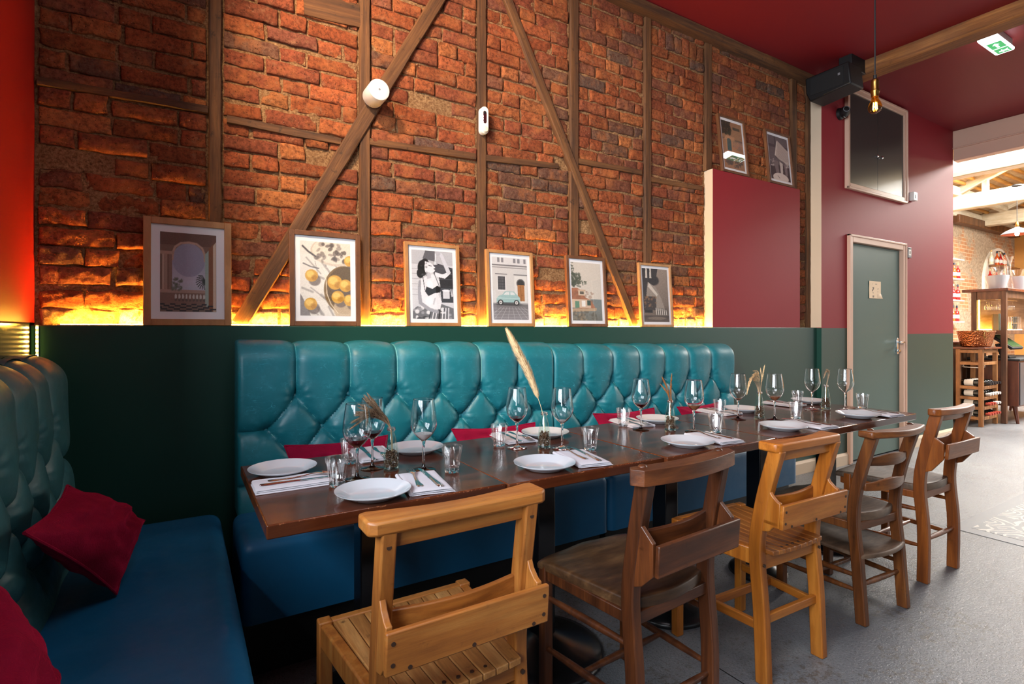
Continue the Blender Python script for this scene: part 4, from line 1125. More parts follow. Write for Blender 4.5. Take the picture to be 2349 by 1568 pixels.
# ---- wine glasses
def make_wineglass():
    o = thing('wine_glass', 'x', 'glass')
    foot = [(0, 0), (.0375, 0), (.0382, .0012), (.036, .0026), (.022, .0044), (.010, .0070), (.0050, .0130), (.0038, .030), (.0036, .060), (.0040, .080), (.0058, .0915), (.0085, .0965), (0, .0985)]
    MB().lathe(foot, 36).build('stem', M['glass'], o, smooth=True, sharp=70)
    bowl = [(0, .0966), (.006, .0966), (.0125, .0995), (.022, .108), (.0315, .119), (.0380, .131), (.0418, .143), (.0426, .152), (.0418, .165), (.0398, .182), (.0374, .200), (.0349, .217), (.0334, .2256), (.0330, .2278)]
    inner = [(r - (.0011 if z < .17 else .0011 - .0007 * (z - .17) / .058) if r > .002 else 0, z + (.0013 if r < .03 else .0004)) for r, z in bowl][::-1]
    MB().lathe(bowl + inner, 56).build('bowl', M['glass'], o, smooth=True, sharp=48)
    return o
def make_refraction(par, h, mat):  # solid fill low in the bowl, coloured to imitate refraction
    bowl = [(.0001, .0982), (.0045, .0982), (.0110, .1012), (.0205, .1098), (.0300, .1206), (.0365, .1318), (.0403, .1436)]
    pr = []
    for (r, z) in bowl:
        if z < h: pr.append((r, z))
        else:
            (r0, z0) = pr[-1]; f = (h - z0) / (z - z0); pr.append((r0 + (r - r0) * f, h)); break
    pr.append((0, h))
    return MB().lathe(pr, 40).build('wine', M[mat], par, smooth=True, sharp=40)
wg0 = make_wineglass()
wgs = [((.450, 1.613), 0, 'red_wine', .122, 'with a little red in it, second from the left end of the row'), ((.527, 1.714), 0, 'red_wine', .118, 'with a little red in it, behind the droopy dried grass'), ((.660, 1.606), 0, 'white_wine', .118, 'with pale liquid, right of the bean bottle on the nearest table'),
       ((1.089, 1.727), 1, 'red_wine', .115, 'with a little red, left of the tall pale plume'), ((1.228, 1.627), 1, 'white_wine', .106, 'almost empty, right of the tall pale plume'), ((1.754, 1.741), 2, 'red_wine', .117, 'with a little red, left of the rust dried grass'),
       ((1.917, 1.584), 2, 'rose_wine', .118, 'with amber rose liquid, right of the rust dried grass'), ((2.375, 1.691), 3, 'rose_wine', .104, 'almost empty, left of the arching straw grass'), ((2.519, 1.587), 3, 'rose_wine', .116, 'with rose liquid, right of the arching straw grass'),
       ((3.046, 1.693), 4, None, 0, 'empty, left of the curled grass on the far end table'), ((3.171, 1.577), 4, None, 0, 'empty, right of the curled grass before the green door')]
for i, ((x, y), k, mt, hh, w) in enumerate(wgs):
    if i == 0: g = wg0; g.location = (x, y, ZT); g['label'] = 'wine glass ' + w; g['group'] = 'wine glasses on the tables'; kids = list(g.children)
    else:
        g = wg0.copy(); C.objects.link(g); g.location = (x, y, ZT); g['label'] = 'wine glass ' + w
        for c in kids: q = c.copy(); C.objects.link(q); q.parent = g
    if mt: make_refraction(g, hh, mt)

# ---- little bottles of coffee beans with dried grass
def make_bottle():
    o = thing('bottle_vase', 'x', 'vase')
    pr = [(0, .0), (.021, .0), (.0245, .002), (.0255, .008), (.0252, .030), (.0235, .050), (.0195, .080), (.0150, .105), (.0120, .118), (.0112, .126)]
    MB().lathe(pr, 36).build('bottle_body', M['glass_green'], o, smooth=True, sharp=60)
    MB().lathe([(.0108, .125), (.0136, .1262), (.0140, .129), (.0128, .1315), (.0128, .1325), (.0136, .134), (.0126, .136), (.0106, .1355), (.0106, .125)], 30).build('lip', M['glass'], o, smooth=True)
    MB().lathe([(0, 0.0), (.0225, .0), (.0245, .003), (.0225, .0065), (0, .005)], 32).build('thick_base', M['glass'], o, smooth=True)
    return o
def make_beans():
    mb = MB(); r = random.Random(4)
    for k in range(330):
        z = .009 + .050 * (k / 330) + r.uniform(0, .004); rm = .0225 - .003 * z / .06 - .0035
        a = r.uniform(0, 2 * PI); rr = rm * math.sqrt(r.uniform(.35, 1)) if z < .056 else rm * math.sqrt(r.random())
        c = Vector((rr * math.cos(a), rr * math.sin(a), z)); s0 = len(mb.v)
        mb.lathe([(0, -.0042), (.0022, -.0034), (.0033, 0), (.0022, .0034), (0, .0042)], 8)
        E = Euler((r.uniform(0, 6), r.uniform(0, 6), r.uniform(0, 6))).to_matrix()
        for q in range(s0, len(mb.v)):
            v = Vector(mb.v[q]); v.y *= .75; mb.v[q] = tuple(E @ v + c)
    o = mb.build('coffee_beans', M['beans'], None, smooth=True); return o
def grass(name, label, base, stalks, mat, stem_mat, seed, plume):
    """stalks: list of pixel-free polylines in (right, up) metres from the bottle mouth; each gets a feathery head"""
    r = random.Random(seed); t = thing(name, label, 'dried grass', base, 0, 'dried grasses in the bottles')
    for path, head0, width, nb in stalks:
        pts = smoothpath([tuple(RIGHT * a + Vector((0, 0, b)) + Vector((SA, CA, 0)) * c) for a, b, c in path], 8)
        n = len(pts); rs = [.0011 * (1 - .6 * i / n) for i in range(n)]
        MB().tube(pts, rs, 5).build('stalk', stem_mat, t, smooth=True)
        mb = MB(); i0 = int(n * head0)
        for k in range(nb):
            f = r.random() ** .85; ii = i0 + f * (n - 1 - i0); i = min(n - 2, int(ii)); p = Vector(pts[i]).lerp(Vector(pts[i + 1]), ii - i)
            d = (Vector(pts[i + 1]) - Vector(pts[i])).normalized()
            sp = width * (math.sin(PI * min(1, (f * .82 + .14))) ** .7) * r.uniform(.55, 1.15)
            ang = r.uniform(0, 2 * PI); up = Vector((0, 0, 1)) if abs(d.z) < .9 else Vector((1, 0, 0)); s1 = d.cross(up).normalized(); s2 = s1.cross(d)
            out = s1 * math.cos(ang) + s2 * math.sin(ang)
            L_ = plume * r.uniform(.6, 1.2); tip = p + d * L_ + out * sp
            mid = p + d * L_ * .45 + out * sp * .72
            w = .0007 * r.uniform(.7, 1.5); sd = d.cross(out).normalized() * w
            mb.add([p - sd * .5, p + sd * .5, mid + sd, tip, mid - sd], [(0, 1, 2, 4), (4, 2, 3)])
        mb.build('plume', mat, t)
    return t
bt0, bn0 = make_bottle(), make_beans()
bots = [((.574, 1.666), 'nearest table'), ((1.173, 1.667), 'second table'), ((1.852, 1.660), 'middle table'), ((2.490, 1.650), 'fourth table'), ((3.111, 1.652), 'far end table')]
held = ['droopy brown dried grass', 'one tall pale plume', 'short rust dried grass', 'arching straw dried grass', 'curled dried grass']
for i, ((x, y), w) in enumerate(bots):
    put(bt0, i == 0, (x, y, ZT), 0, f'small clear bottle holding {held[i]} on the {w}', 'bottle vases on the tables')
    if i == 0: bn0.location = (x, y, ZT); b = bn0
    else: b = bn0.copy(); C.objects.link(b); b.location = (x, y, ZT); b.rotation_euler = (0, 0, i)
    tag(b, f'dark coffee beans inside the bottle on the {w}', 'coffee beans', None, 'stuff')
def mouth(i): return (bots[i][0][0], bots[i][0][1], ZT + .060)
r5 = random.Random(3)
st = []
for k in range(14):
    e = (k / 13 - .5) * 2; q = r5.uniform(-1, 1)
    st.append(([(0.0, -.045, 0), (.002 - .002 * e, .03, .003 * q), (-.004 - .004 * (e + 1), .085, .006 * q), (-.022 - .016 * (e + 1), .135 - .008 * (e + 1), -.045 + .012 * q), (-.040 - .026 * (e + 1), .182 - .030 * (e + 1) ** 1.5 + .006 * q, -.085 + .014 * q)], .5, .0075, 170))
grass('dried_grass', 'droopy bunch of brown dried grass leaning left in the nearest bottle', mouth(0), st, M['grass_brown'], M['grass_brown'], 1, .026)
grass('dried_grass', 'single tall pale pampas plume leaning left before the teal banquette', mouth(1), [([(.008, -.04, 0), (-.004, .06, 0), (-.022, .125, 0), (-.058, .22, 0), (-.100, .305, 0), (-.130, .365, 0)], .40, .020, 2600)], M['grass_pale'], M['grass_pale'], 2, .034)
grass('dried_grass', 'short rust coloured dried grass standing in the middle table bottle', mouth(2), [([(0, -.045, 0), (.0, .06, 0), (-.012, .125, .004), (-.030, .165, .0)], .35, .007, 160), ([(0, -.045, 0), (.004, .06, 0), (.004, .12, .004), (.006, .178, .0)], .35, .006, 180), ([(0, -.045, 0), (-.002, .05, 0), (-.010, .10, -.004), (-.034, .135, .0)], .4, .006, 120)], M['grass_orange'], M['grass_orange'], 3, .020)
st = []
for k in range(7):
    st.append(([(0.0, -.045, 0), (-.001, .07, .002 * k), (-.012 - .003 * k, .125, .003 * (k - 3) - .02), (-.040 - .005 * k, .178 - .006 * k, .004 * (k - 3) - .06), (-.075 - .004 * k, .188 - .018 * k, .004 * (k - 3) - .095)], .5, .005, 110))
st += [([(0, -.045, 0), (.004, .08, 0), (.010, .14, .0), (.006, .185, .0)], .5, .004, 80), ([(0, -.045, 0), (.006, .08, 0), (.016, .15, .0), (.024, .198, .0)], .5, .005, 100)]
grass('dried_grass', 'arching straw coloured dried grass in the fourth table bottle', mouth(3), st, M['grass_pale'], M['grass_brown'], 4, .016)
grass('dried_grass', 'curled dried grass bending left in the far end bottle', mouth(4), [([(0, -.045, 0), (.004, .07, 0), (.012, .12, 0), (.004, .152, -.01), (-.018, .150, -.03), (-.036, .125, -.045)], .5, .006, 160), ([(0, -.045, 0), (.006, .07, 0), (.014, .11, 0), (.014, .148, -.008), (.0, .160, -.015)], .5, .006, 120)], M['grass_brown'], M['grass_brown'], 5, .014)
# ================================================================ framed prints on the ledge
class Cv:
    """small painting surface in unit coordinates (x right, y up), sRGB floats"""
    def __init__(s, nx, ny, bg=(255, 255, 255)):
        s.nx, s.ny = nx, ny; s.a = np.zeros((nx, ny, 3)); s.a[:] = np.array(bg) / 255.
        s.X, s.Y = np.meshgrid(np.linspace(0, 1, nx), np.linspace(0, 1, ny), indexing='ij'); s.asp = ny / nx
    def put(s, m, c, al=1.0):
        m = (m * al)[..., None]; s.a = s.a * (1 - m) + np.array(c) / 255. * m
    def rect(s, x0, y0, x1, y1, c, al=1.0): s.put(((s.X >= x0) & (s.X <= x1) & (s.Y >= y0) & (s.Y <= y1)).astype(float), c, al)
    def ell(s, cx, cy, rx, ry, c, al=1.0, soft=.08, rot=0.0):
        dx, dy = s.X - cx, (s.Y - cy); co, si = math.cos(rot), math.sin(rot); dyy = dy * s.asp
        u = dx * co + dyy * si; v = (-dx * si + dyy * co) / s.asp
        d = np.sqrt((u / rx) ** 2 + (v / ry) ** 2); s.put(np.clip((1 - d) / soft + .5, 0, 1), c, al)
    def poly(s, pts, c, al=1.0):
        ins = np.zeros(s.X.shape, bool); n = len(pts)
        for i in range(n):
            x0, y0 = pts[i]; x1, y1 = pts[(i + 1) % n]
            if abs(y1 - y0) < 1e-9: continue
            cond = ((s.Y > min(y0, y1)) & (s.Y <= max(y0, y1))) & (s.X < (x1 - x0) * (s.Y - y0) / (y1 - y0) + x0); ins ^= cond
        s.put(ins.astype(float), c, al)
    def line(s, pts, w, c, al=1.0):
        D = np.full(s.X.shape, 9.)
        for (x0, y0), (x1, y1) in zip(pts[:-1], pts[1:]):
            dx, dy = x1 - x0, (y1 - y0) * s.asp; t = np.clip(((s.X - x0) * dx + (s.Y - y0) * s.asp * dy) / (dx * dx + dy * dy + 1e-12), 0, 1)
            D = np.minimum(D, np.hypot(s.X - x0 - t * dx, (s.Y - y0) * s.asp - t * dy))
        s.put(np.clip((w - D) / (w * .6) + .3, 0, 1), c, al)
    def grad(s, x0, y0, x1, y1, c0, c1):
        m = ((s.X >= x0) & (s.X <= x1) & (s.Y >= y0) & (s.Y <= y1)); t = np.clip((s.Y - y0) / (y1 - y0), 0, 1)[..., None]
        g = np.array(c0) / 255. * (1 - t) + np.array(c1) / 255. * t; s.a = np.where(m[..., None], g, s.a)
    def blot(s, x0, y0, x1, y1, c, n, r0, r1, seed, al=.8):
        q = random.Random(seed)
        for _ in range(n): s.ell(q.uniform(x0, x1), q.uniform(y0, y1), q.uniform(r0, r1), q.uniform(r0, r1) / s.asp, c, al * q.uniform(.5, 1), .4, q.uniform(0, 3))
    def grain(s, amt, seed=0):
        q = np.random.RandomState(seed); s.a = np.clip(s.a + (q.rand(s.nx, s.ny, 1) - .5) * amt, 0, 1)

def pic_arch():
    c = Cv(110, 150, (122, 92, 76))
    c.rect(0, .84, 1, 1, (104, 72, 58)); c.grad(0, .0, 1, .24, (120, 100, 88), (146, 118, 102))
    c.grad(.2, .26, .79, .66, (196, 190, 202), (160, 158, 176)); c.ell(.50, .66, .29, .215, (150, 148, 168), 1, .02)
    c.grad(.21, .26, .79, .40, (176, 178, 192), (186, 184, 198))
    c.line([(.21, .66), (.215, .74), (.26, .82), (.36, .87), (.50, .885), (.64, .87), (.74, .82), (.785, .74), (.79, .66)], .022, (186, 152, 132))
    c.rect(.03, .28, .12, .74, (158, 130, 114)); c.rect(.04, .28, .06, .74, (196, 168, 150)); c.rect(.15, .28, .21, .72, (136, 106, 92)); c.rect(.0, .72, .24, .76, (170, 140, 122))
    c.rect(.0, .24, .8, .28, (168, 140, 126)); c.rect(.0, .10, .8, .24, (128, 100, 88))
    for k in range(9): c.ell(.27 + k * .063, .19, .018, .034, (206, 206, 200), .9); c.ell(.27 + k * .063, .15, .022, .018, (84, 72, 66), .7)
    c.blot(.2, .27, .38, .42, (96, 100, 84), 46, .01, .03, 2, .7)
    for k in range(9): a = 2.2 + k * .28; c.line([(.80, .40), (.80 + .10 * math.cos(a), .40 + .085 * math.sin(a)), (.80 + .17 * math.cos(a + .2), .40 + .11 * math.sin(a + .3))], .008, (50, 56, 50))
    c.poly([(.79, .74), (.86, .80), (.86, .03), (.79, .09)], (150, 170, 160)); c.poly([(.86, .82), (.97, .90), (.97, .0), (.86, .03)], (134, 84, 52)); c.poly([(.94, .86), (1, .92), (1, 0), (.94, .0)], (206, 184, 160))
    for r in range(5):
        y0, y1 = .0 + r * .021, .021 + r * .021
        for k in range(10):
            f = 1 - r * .05; x0 = .5 + (k - 5) * .115 * f - .05
            if (k + r) % 2 == 0: c.poly([(x0, y0), (x0 + .115 * f, y0), (x0 + .115 * f, y1), (x0, y1)], (52, 46, 50))
    c.grain(.04, 1); return c
def pic_lemons():
    c = Cv(110, 160, (214, 210, 204)); q = random.Random(5)
    for k in range(16): x, y = q.uniform(.0, .6), q.uniform(.1, 1); c.line([(x, y), (x + q.uniform(.05, .3), y - q.uniform(.05, .22))], q.uniform(.008, .03), (140, 134, 132), .65)
    c.poly([(0, .30), (.14, .12), (.2, 0), (0, 0)], (128, 122, 122)); c.ell(.72, .88, .52, .20, (196, 184, 170), 1, .03); c.ell(.72, .89, .48, .18, (216, 204, 190), 1, .03)
    c.blot(.3, .74, .95, .98, (84, 76, 74), 34, .02, .06, 9, .8)
    c.line([(.05, .93), (.16, .86), (.30, .80)], .02, (84, 80, 82)); c.line([(.06, .70), (.2, .66), (.36, .64)], .014, (110, 106, 108))
    c.ell(.88, .36, .42, .33, (120, 96, 62), 1, .03); c.ell(.90, .38, .38, .30, (96, 78, 54), 1, .05); c.ell(.95, .10, .30, .18, (186, 166, 140), .9, .1)
    c.line([(.50, .55), (.52, .30), (.60, .16), (.74, .04)], .008, (220, 206, 180))
    for x, y, r in ((.22, .54, .125), (.20, .16, .125), (.68, .46, .15), (.90, .42, .13), (.74, .26, .13), (.98, .22, .12), (.98, .76, .11)):
        c.ell(x + .06, y - .06, r * .95, r * .62, (96, 84, 80), .75, .2); c.ell(x, y, r, r * .66, (196, 150, 62), 1, .06); c.ell(x - r * .2, y + r * .15, r * .6, r * .36, (226, 190, 104), .9, .4); c.ell(x + r * .4, y - r * .22, r * .45, r * .3, (150, 100, 36), .5, .5)
    c.grain(.08, 2); return c
def pic_woman():
    c = Cv(110, 172, (176, 176, 182)); c.rect(0, .0, 1, .80, (196, 196, 202))
    for k in range(8): c.rect(0, .80 - k * .075, .45, .805 - k * .075, (140, 140, 146)); c.rect(.12 + (k % 2) * .1, .725 - k * .075, .125 + (k % 2) * .1, .80 - k * .075, (140, 140, 146))
    c.poly([(.26, .88), (.33, 1), (.56, 1), (.58, .84)], (92, 92, 98)); c.poly([(.62, .82), (1, .76), (1, .24), (.7, .24)], (44, 44, 48)); c.rect(.52, .62, .82, .80, (72, 72, 78))
    for k in range(6): c.rect(.66, .74 - k * .075, 1, .745 - k * .075, (96, 96, 102))
    c.poly([(0, 0), (1, 0), (1, .16), (.7, .22), (.3, .16), (.1, .18), (0, .12)], (98, 98, 102))
    q = random.Random(3)
    for k in range(22): x = q.uniform(.0, 1); y = q.uniform(.0, .16); c.ell(x, y, q.uniform(.02, .07), q.uniform(.01, .03), q.choice([(40, 40, 42), (226, 226, 230), (150, 150, 156)]), .85, .3)
    for k in range(7): c.line([(.45 + k * .07, .16), (.38 + k * .08, 0)], .013, q.choice([(30, 30, 32), (220, 220, 226)]))
    sk, sh = (216, 216, 222), (150, 150, 158)
    c.poly([(.22, .58), (.20, .40), (.24, .22), (.40, .16), (.66, .14), (.70, .26), (.62, .36), (.68, .46), (.66, .56), (.52, .66), (.36, .62)], sk)       # torso
    c.poly([(.21, .56), (.20, .40), (.23, .24), (.42, .16), (.62, .12), (.60, .08), (.36, .12), (.14, .22), (.13, .44), (.16, .56)], sh)                   # near arm
    c.poly([(.54, .63), (.80, .60), (.94, .68), (.90, .71), (.74, .66), (.56, .69)], sk); c.poly([(.86, .66), (.95, .69), (.74, .98), (.66, .98)], (198, 198, 206))   # raised arm
    c.ell(.63, .965, .07, .03, (170, 170, 178)); c.line([(.575, .96), (.57, .88), (.56, .80)], .010, (236, 236, 240))
    c.ell(.26, .74, .12, .115, (24, 24, 26), 1, .1); c.ell(.20, .66, .085, .07, (34, 34, 36), 1, .1); c.ell(.32, .83, .085, .05, (30, 30, 32), 1, .1)
    c.poly([(.32, .84), (.46, .82), (.56, .755), (.55, .70), (.46, .675), (.40, .62), (.34, .66), (.30, .72)], sk); c.poly([(.33, .70), (.44, .675), (.46, .60), (.36, .58)], (184, 184, 192))
    c.line([(.40, .785), (.47, .775)], .008, (40, 40, 42)); c.ell(.545, .735, .022, .010, (60, 60, 62)); c.blot(.22, .62, .36, .86, (90, 90, 94), 10, .01, .03, 4, .6)
    c.poly([(.30, .40), (.34, .47), (.48, .44), (.60, .49), (.70, .46), (.66, .39), (.54, .38), (.38, .33)], (22, 22, 24)); c.line([(.30, .42), (.26, .60)], .008, (30, 30, 32)); c.line([(.66, .47), (.54, .66)], .008, (30, 30, 32))
    c.ell(.42, .51, .07, .05, (236, 236, 240), .6, .5); c.ell(.40, .26, .09, .07, (232, 232, 238), .5, .6); c.line([(.54, .30), (.50, .22)], .02, (160, 160, 168), .6)
    c.rect(.74, .30, .90, .42, (196, 196, 202)); c.ell(.82, .42, .10, .016, (216, 216, 222)); c.line([(.94, .44), (.96, .34)], .014, (200, 200, 206)); c.line([(.99, .44), (.98, .34)], .012, (200, 200, 206))
    c.grain(.06, 3); return c
def pic_car():
    c = Cv(110, 178, (198, 194, 192)); c.rect(0, .88, 1, 1, (206, 202, 202)); c.rect(0, .86, 1, .885, (120, 116, 118)); c.rect(0, .83, 1, .845, (150, 146, 146))
    for x in (.15, .26, .60, .72, .90): c.rect(x, .92, x + .07, .99, (128, 126, 130))
    c.rect(.08, .72, .42, .735, (124, 120, 122)); c.rect(.13, .46, .38, .70, (210, 206, 206)); c.rect(.155, .475, .355, .69, (92, 90, 94))
    for k in range(6): c.rect(.165 + k * .034, .475, .173 + k * .034, .69, (40, 40, 44))
    for k in range(5): c.rect(.155, .50 + k * .045, .355, .506 + k * .045, (50, 50, 54))
    c.rect(.60, .72, 1, .74, (120, 118, 120)); c.rect(.62, .28, .98, .71, (210, 206, 202)); c.ell(.80, .59, .125, .075, (108, 104, 104), 1, .03); c.ell(.80, .59, .10, .058, (60, 58, 58), 1, .03); c.rect(.70, .30, .90, .57, (164, 112, 70))
    c.line([(.80, .30), (.80, .56)], .006, (96, 62, 36)); c.blot(.72, .34, .88, .54, (134, 86, 50), 14, .01, .02, 6, .6)
    c.grad(0, 0, 1, .25, (134, 130, 134), (112, 108, 110)); c.rect(0, .245, 1, .27, (150, 146, 146))
    for k in range(9): c.line([(-.2 + k * .2, 0), (.5 + (k - 3.5) * .08, .2)], .006, (196, 192, 194), .6)
    for k in range(4): c.line([(0, .03 + k * .05), (1, .05 + k * .04)], .005, (186, 182, 184), .5)
    c.poly([(.10, .27), (.10, .34), (.16, .38), (.26, .40), (.34, .455), (.60, .455), (.68, .40), (.76, .36), (.77, .27)], (150, 178, 178)); c.poly([(.30, .40), (.36, .44), (.46, .445), (.46, .40)], (206, 208, 208)); c.poly([(.49, .40), (.49, .445), (.59, .44), (.63, .40)], (206, 208, 208))
    c.line([(.11, .345), (.76, .345)], .006, (196, 214, 212)); c.rect(.10, .262, .77, .28, (90, 98, 100)); c.ell(.43, .245, .4, .018, (60, 58, 60), .8, .3)
    for x in (.21, .66): c.ell(x, .275, .075, .046, (40, 40, 42), 1, .05); c.ell(x, .275, .045, .028, (206, 202, 200), 1, .1); c.ell(x, .275, .02, .012, (110, 108, 108))
    c.grain(.05, 4); return c
def pic_cove():
    c = Cv(100, 190, (204, 194, 182)); c.rect(0, 0, 1, .37, (120, 128, 126)); c.line([(.6, .37), (1, .37)], .006, (150, 156, 152)); c.grad(.0, .0, 1, .22, (110, 110, 102), (126, 130, 126))
    c.poly([(0, .55), (.18, .56), (.34, .52), (.44, .40), (.62, .36), (.74, .26), (.80, .20), (.40, .18), (0, .24)], (162, 106, 78)); c.blot(0, .2, .7, .5, (126, 86, 66), 30, .02, .06, 5, .5)
    c.rect(.22, .43, .44, .53, (206, 184, 160)); c.rect(.27, .45, .40, .50, (96, 90, 82)); c.rect(.20, .51, .46, .53, (190, 160, 136)); c.rect(.0, .22, .62, .36, (202, 176, 152)); c.rect(.10, .22, .24, .33, (96, 136, 112)); c.rect(.32, .24, .44, .34, (226, 222, 214)); c.rect(.50, .26, .62, .35, (60, 82, 74))
    c.poly([(.0, .20), (.5, .21), (.82, .22), (.80, .17), (.4, .16), (0, .14)], (176, 150, 122)); c.blot(0, 0, .8, .15, (92, 84, 72), 40, .02, .06, 8, .6); c.blot(0, 0, .5, .12, (160, 138, 112), 26, .02, .04, 9, .6)
    c.line([(0, .60), (.12, .66), (.3, .70)], .015, (70, 60, 50)); c.blot(0, .58, .30, .82, (70, 78, 66), 60, .02, .06, 12, .85); c.blot(.2, .62, .5, .68, (80, 86, 72), 26, .015, .04, 13, .8); c.blot(0, .80, .08, 1, (70, 76, 66), 16, .015, .04, 14, .8)
    c.grain(.06, 5); return c
def pic_bar():
    c = Cv(90, 180, (112, 96, 84)); c.grad(.3, .3, 1, 1, (120, 104, 92), (150, 132, 118)); c.poly([(0, .3), (.5, .72), (.62, 1), (0, 1)], (52, 46, 44)); c.ell(.45, .78, .20, .09, (46, 40, 38), 1, .3); c.poly([(.2, .74), (.5, .66), (.72, .44), (.84, .24), (.5, .2), (.1, .4)], (150, 136, 124)); c.poly([(.24, .74), (.58, .52), (.54, .48), (.2, .66)], (204, 192, 178))
    for x in (.12, .28): c.poly([(x, .82), (x + .02, 1), (x + .07, 1), (x + .08, .82)], (206, 196, 184))
    c.rect(0, .22, .5, .48, (60, 50, 46)); c.blot(.05, .26, .5, .48, (150, 110, 74), 26, .015, .05, 5, .7)
    for k in range(6): c.line([(.48 + k * .08, .26 - k * .008), (.50 + k * .08, .14)], .018, (214, 206, 196), .9); c.line([(.52 + k * .08, .26), (.54 + k * .08, .14)], .012, (40, 36, 34), .9)
    c.grad(0, 0, 1, .12, (96, 80, 70), (70, 60, 54)); c.ell(.5, .07, .36, .03, (130, 112, 98), .8, .3); c.rect(.04, .17, .34, .22, (30, 26, 26)); c.grain(.1, 6); return c
def pic_house():
    c = Cv(80, 150, (150, 110, 82)); c.rect(0, .60, 1, .64, (110, 86, 70)); c.poly([(.1, .62), (.2, .69), (.6, .69), (.6, .60), (.1, .60)], (176, 128, 94)); c.rect(.16, .30, .80, .60, (172, 122, 88)); c.rect(.22, .38, .42, .60, (60, 84, 84)); c.ell(.32, .60, .10, .04, (60, 84, 84), 1, .05); c.rect(.55, .84, .9, .90, (70, 64, 54)); c.blot(0, .72, .42, 1, (42, 44, 34), 60, .03, .09, 4, .9); c.blot(.5, .42, .95, .60, (120, 104, 92), 30, .02, .06, 6, .6)
    c.blot(.1, .06, .9, .30, (66, 60, 54), 44, .03, .08, 7, .8); c.blot(0, 0, 1, .10, (150, 104, 74), 24, .03, .06, 8, .6); c.grain(.08, 7); return c
def pic_reader():
    c = Cv(80, 150, (92, 82, 84)); c.rect(0, .74, 1, .80, (60, 54, 58)); c.rect(.32, .5, .38, 1, (56, 50, 54)); c.poly([(.28, .56), (.46, .92), (1.0, .72), (1.0, .40), (.52, .48)], (178, 160, 150)); c.poly([(.28, .56), (.44, .90), (.48, .88), (.34, .56)], (206, 190, 178))
    for k in range(7): c.line([(.48, .80 - k * .04), (.96, .68 - k * .038)], .006, (120, 106, 104), .7)
    c.rect(0, 0, 1, .36, (52, 44, 46)); c.poly([(.2, .44), (.30, .10), (.44, .08), (.42, .44)], (112, 98, 98)); c.poly([(.50, .44), (.52, .12), (.62, .10), (.66, .40)], (196, 180, 170)); c.poly([(.72, .40), (.76, .14), (.88, .14), (.88, .36)], (120, 104, 104)); c.blot(.8, .34, .95, .46, (200, 184, 174), 8, .03, .05, 3); c.blot(.05, .3, .2, .5, (190, 172, 164), 10, .02, .05, 4)
    c.ell(.5, .06, .40, .11, (206, 188, 178), 1, .05); c.line([(.34, .10), (.44, .05)], .012, (60, 50, 50)); c.rect(0, 0, 1, .012, (206, 188, 178)); c.grain(.06, 8); return c

def framed(name, label, corners, pic, fmat, y0=2.552, lean=.03, fw=.020, mat_w=.026, fd=.022, zbase=ZL, group='framed prints above the banquette'):
    (bl, br, tl, tr) = corners
    A, B = onY(bl[0], bl[1], y0), onY(br[0], br[1], y0); T0, T1 = onY(tl[0], tl[1], y0 + lean), onY(tr[0], tr[1], y0 + lean)
    w = B.x - A.x; h = ((T0.z + T1.z) / 2 - zbase); h = math.hypot(h, lean)
    t = thing(name, label, 'picture', ((A.x + B.x) / 2, y0, zbase + .0005), 0, group)
    t.rotation_euler = (-math.asin(min(.5, lean / h)), 0, 0)
    f = MB()
    f.span((-w / 2, -fd / 2, 0), (-w / 2 + fw, fd / 2, h)); f.span((w / 2 - fw, -fd / 2, 0), (w / 2, fd / 2, h)); f.span((-w / 2 + fw, -fd / 2, 0), (w / 2 - fw, fd / 2, fw)); f.span((-w / 2 + fw, -fd / 2, h - fw), (w / 2 - fw, fd / 2, h))
    f.build('frame', fmat, t, bevel=.0015)
    MB().span((-w / 2 + fw - .002, -.001, fw - .002), (w / 2 - fw + .002, .009, h - fw + .002)).build('mount', M['paper_white'], t)
    c = pic(); x0, x1, z0, z1 = -w / 2 + fw + mat_w, w / 2 - fw - mat_w, fw + mat_w, h - fw - mat_w
    P = np.zeros((c.nx, c.ny, 3)); P[..., 0] = x0 + (x1 - x0) * c.X; P[..., 1] = -.0016; P[..., 2] = z0 + (z1 - z0) * c.Y
    o = MB().grid(P).build('print', M['print'], t)
    a = c.a; l = np.where(a <= .04045, a / 12.92, ((a + .055) / 1.055) ** 2.4); vcol(o.data, l.reshape(-1, 3))
    MB().span((-w / 2 + fw, -.0045, fw), (w / 2 - fw, -.0040, h - fw)).build('glass_pane', M['glass_pane'], t)
    return t
M['paper_white'] = m_plain('white_picture_mount', rgb(228, 226, 228), .7, var=.02)
framed('framed_print', 'framed print of an arched balcony over the sea, largest and leftmost', ((328, 743), (531, 744), (329, 493), (531, 516)), pic_arch, M['frame_oak'], lean=.018, fw=.026, mat_w=.030, y0=2.556)
framed('framed_print', 'brown framed print of yellow lemons in sunlight', ((664, 745), (827, 745), (663, 523), (825, 543)), pic_lemons, M['frame_brown'], lean=.016, fw=.022, mat_w=.024, y0=2.556)
framed('framed_print', 'framed black and white print of a woman eating spaghetti', ((931, 748), (1057, 748), (925, 551), (1055, 567)), pic_woman, M['frame_oak'], fw=.018, mat_w=.020)
framed('framed_print', 'framed print of a small pale blue car before a house front', ((1119, 748), (1226, 748), (1113, 569), (1223, 583)), pic_car, M['frame_oak'], fw=.018, mat_w=.020)
framed('framed_print', 'brown framed print of a rocky cove with a pine and boat sheds', ((1303, 750), (1393, 751), (1295, 584), (1388, 594)), pic_cove, M['frame_brown'], fw=.018, mat_w=.020)
framed('framed_print', 'smallest framed print on the ledge, dark blurred bar scene, next to the burgundy panel', ((1470, 751), (1544, 752), (1464, 602), (1541, 609)), pic_bar, M['frame_oak'], fw=.016, mat_w=.018)
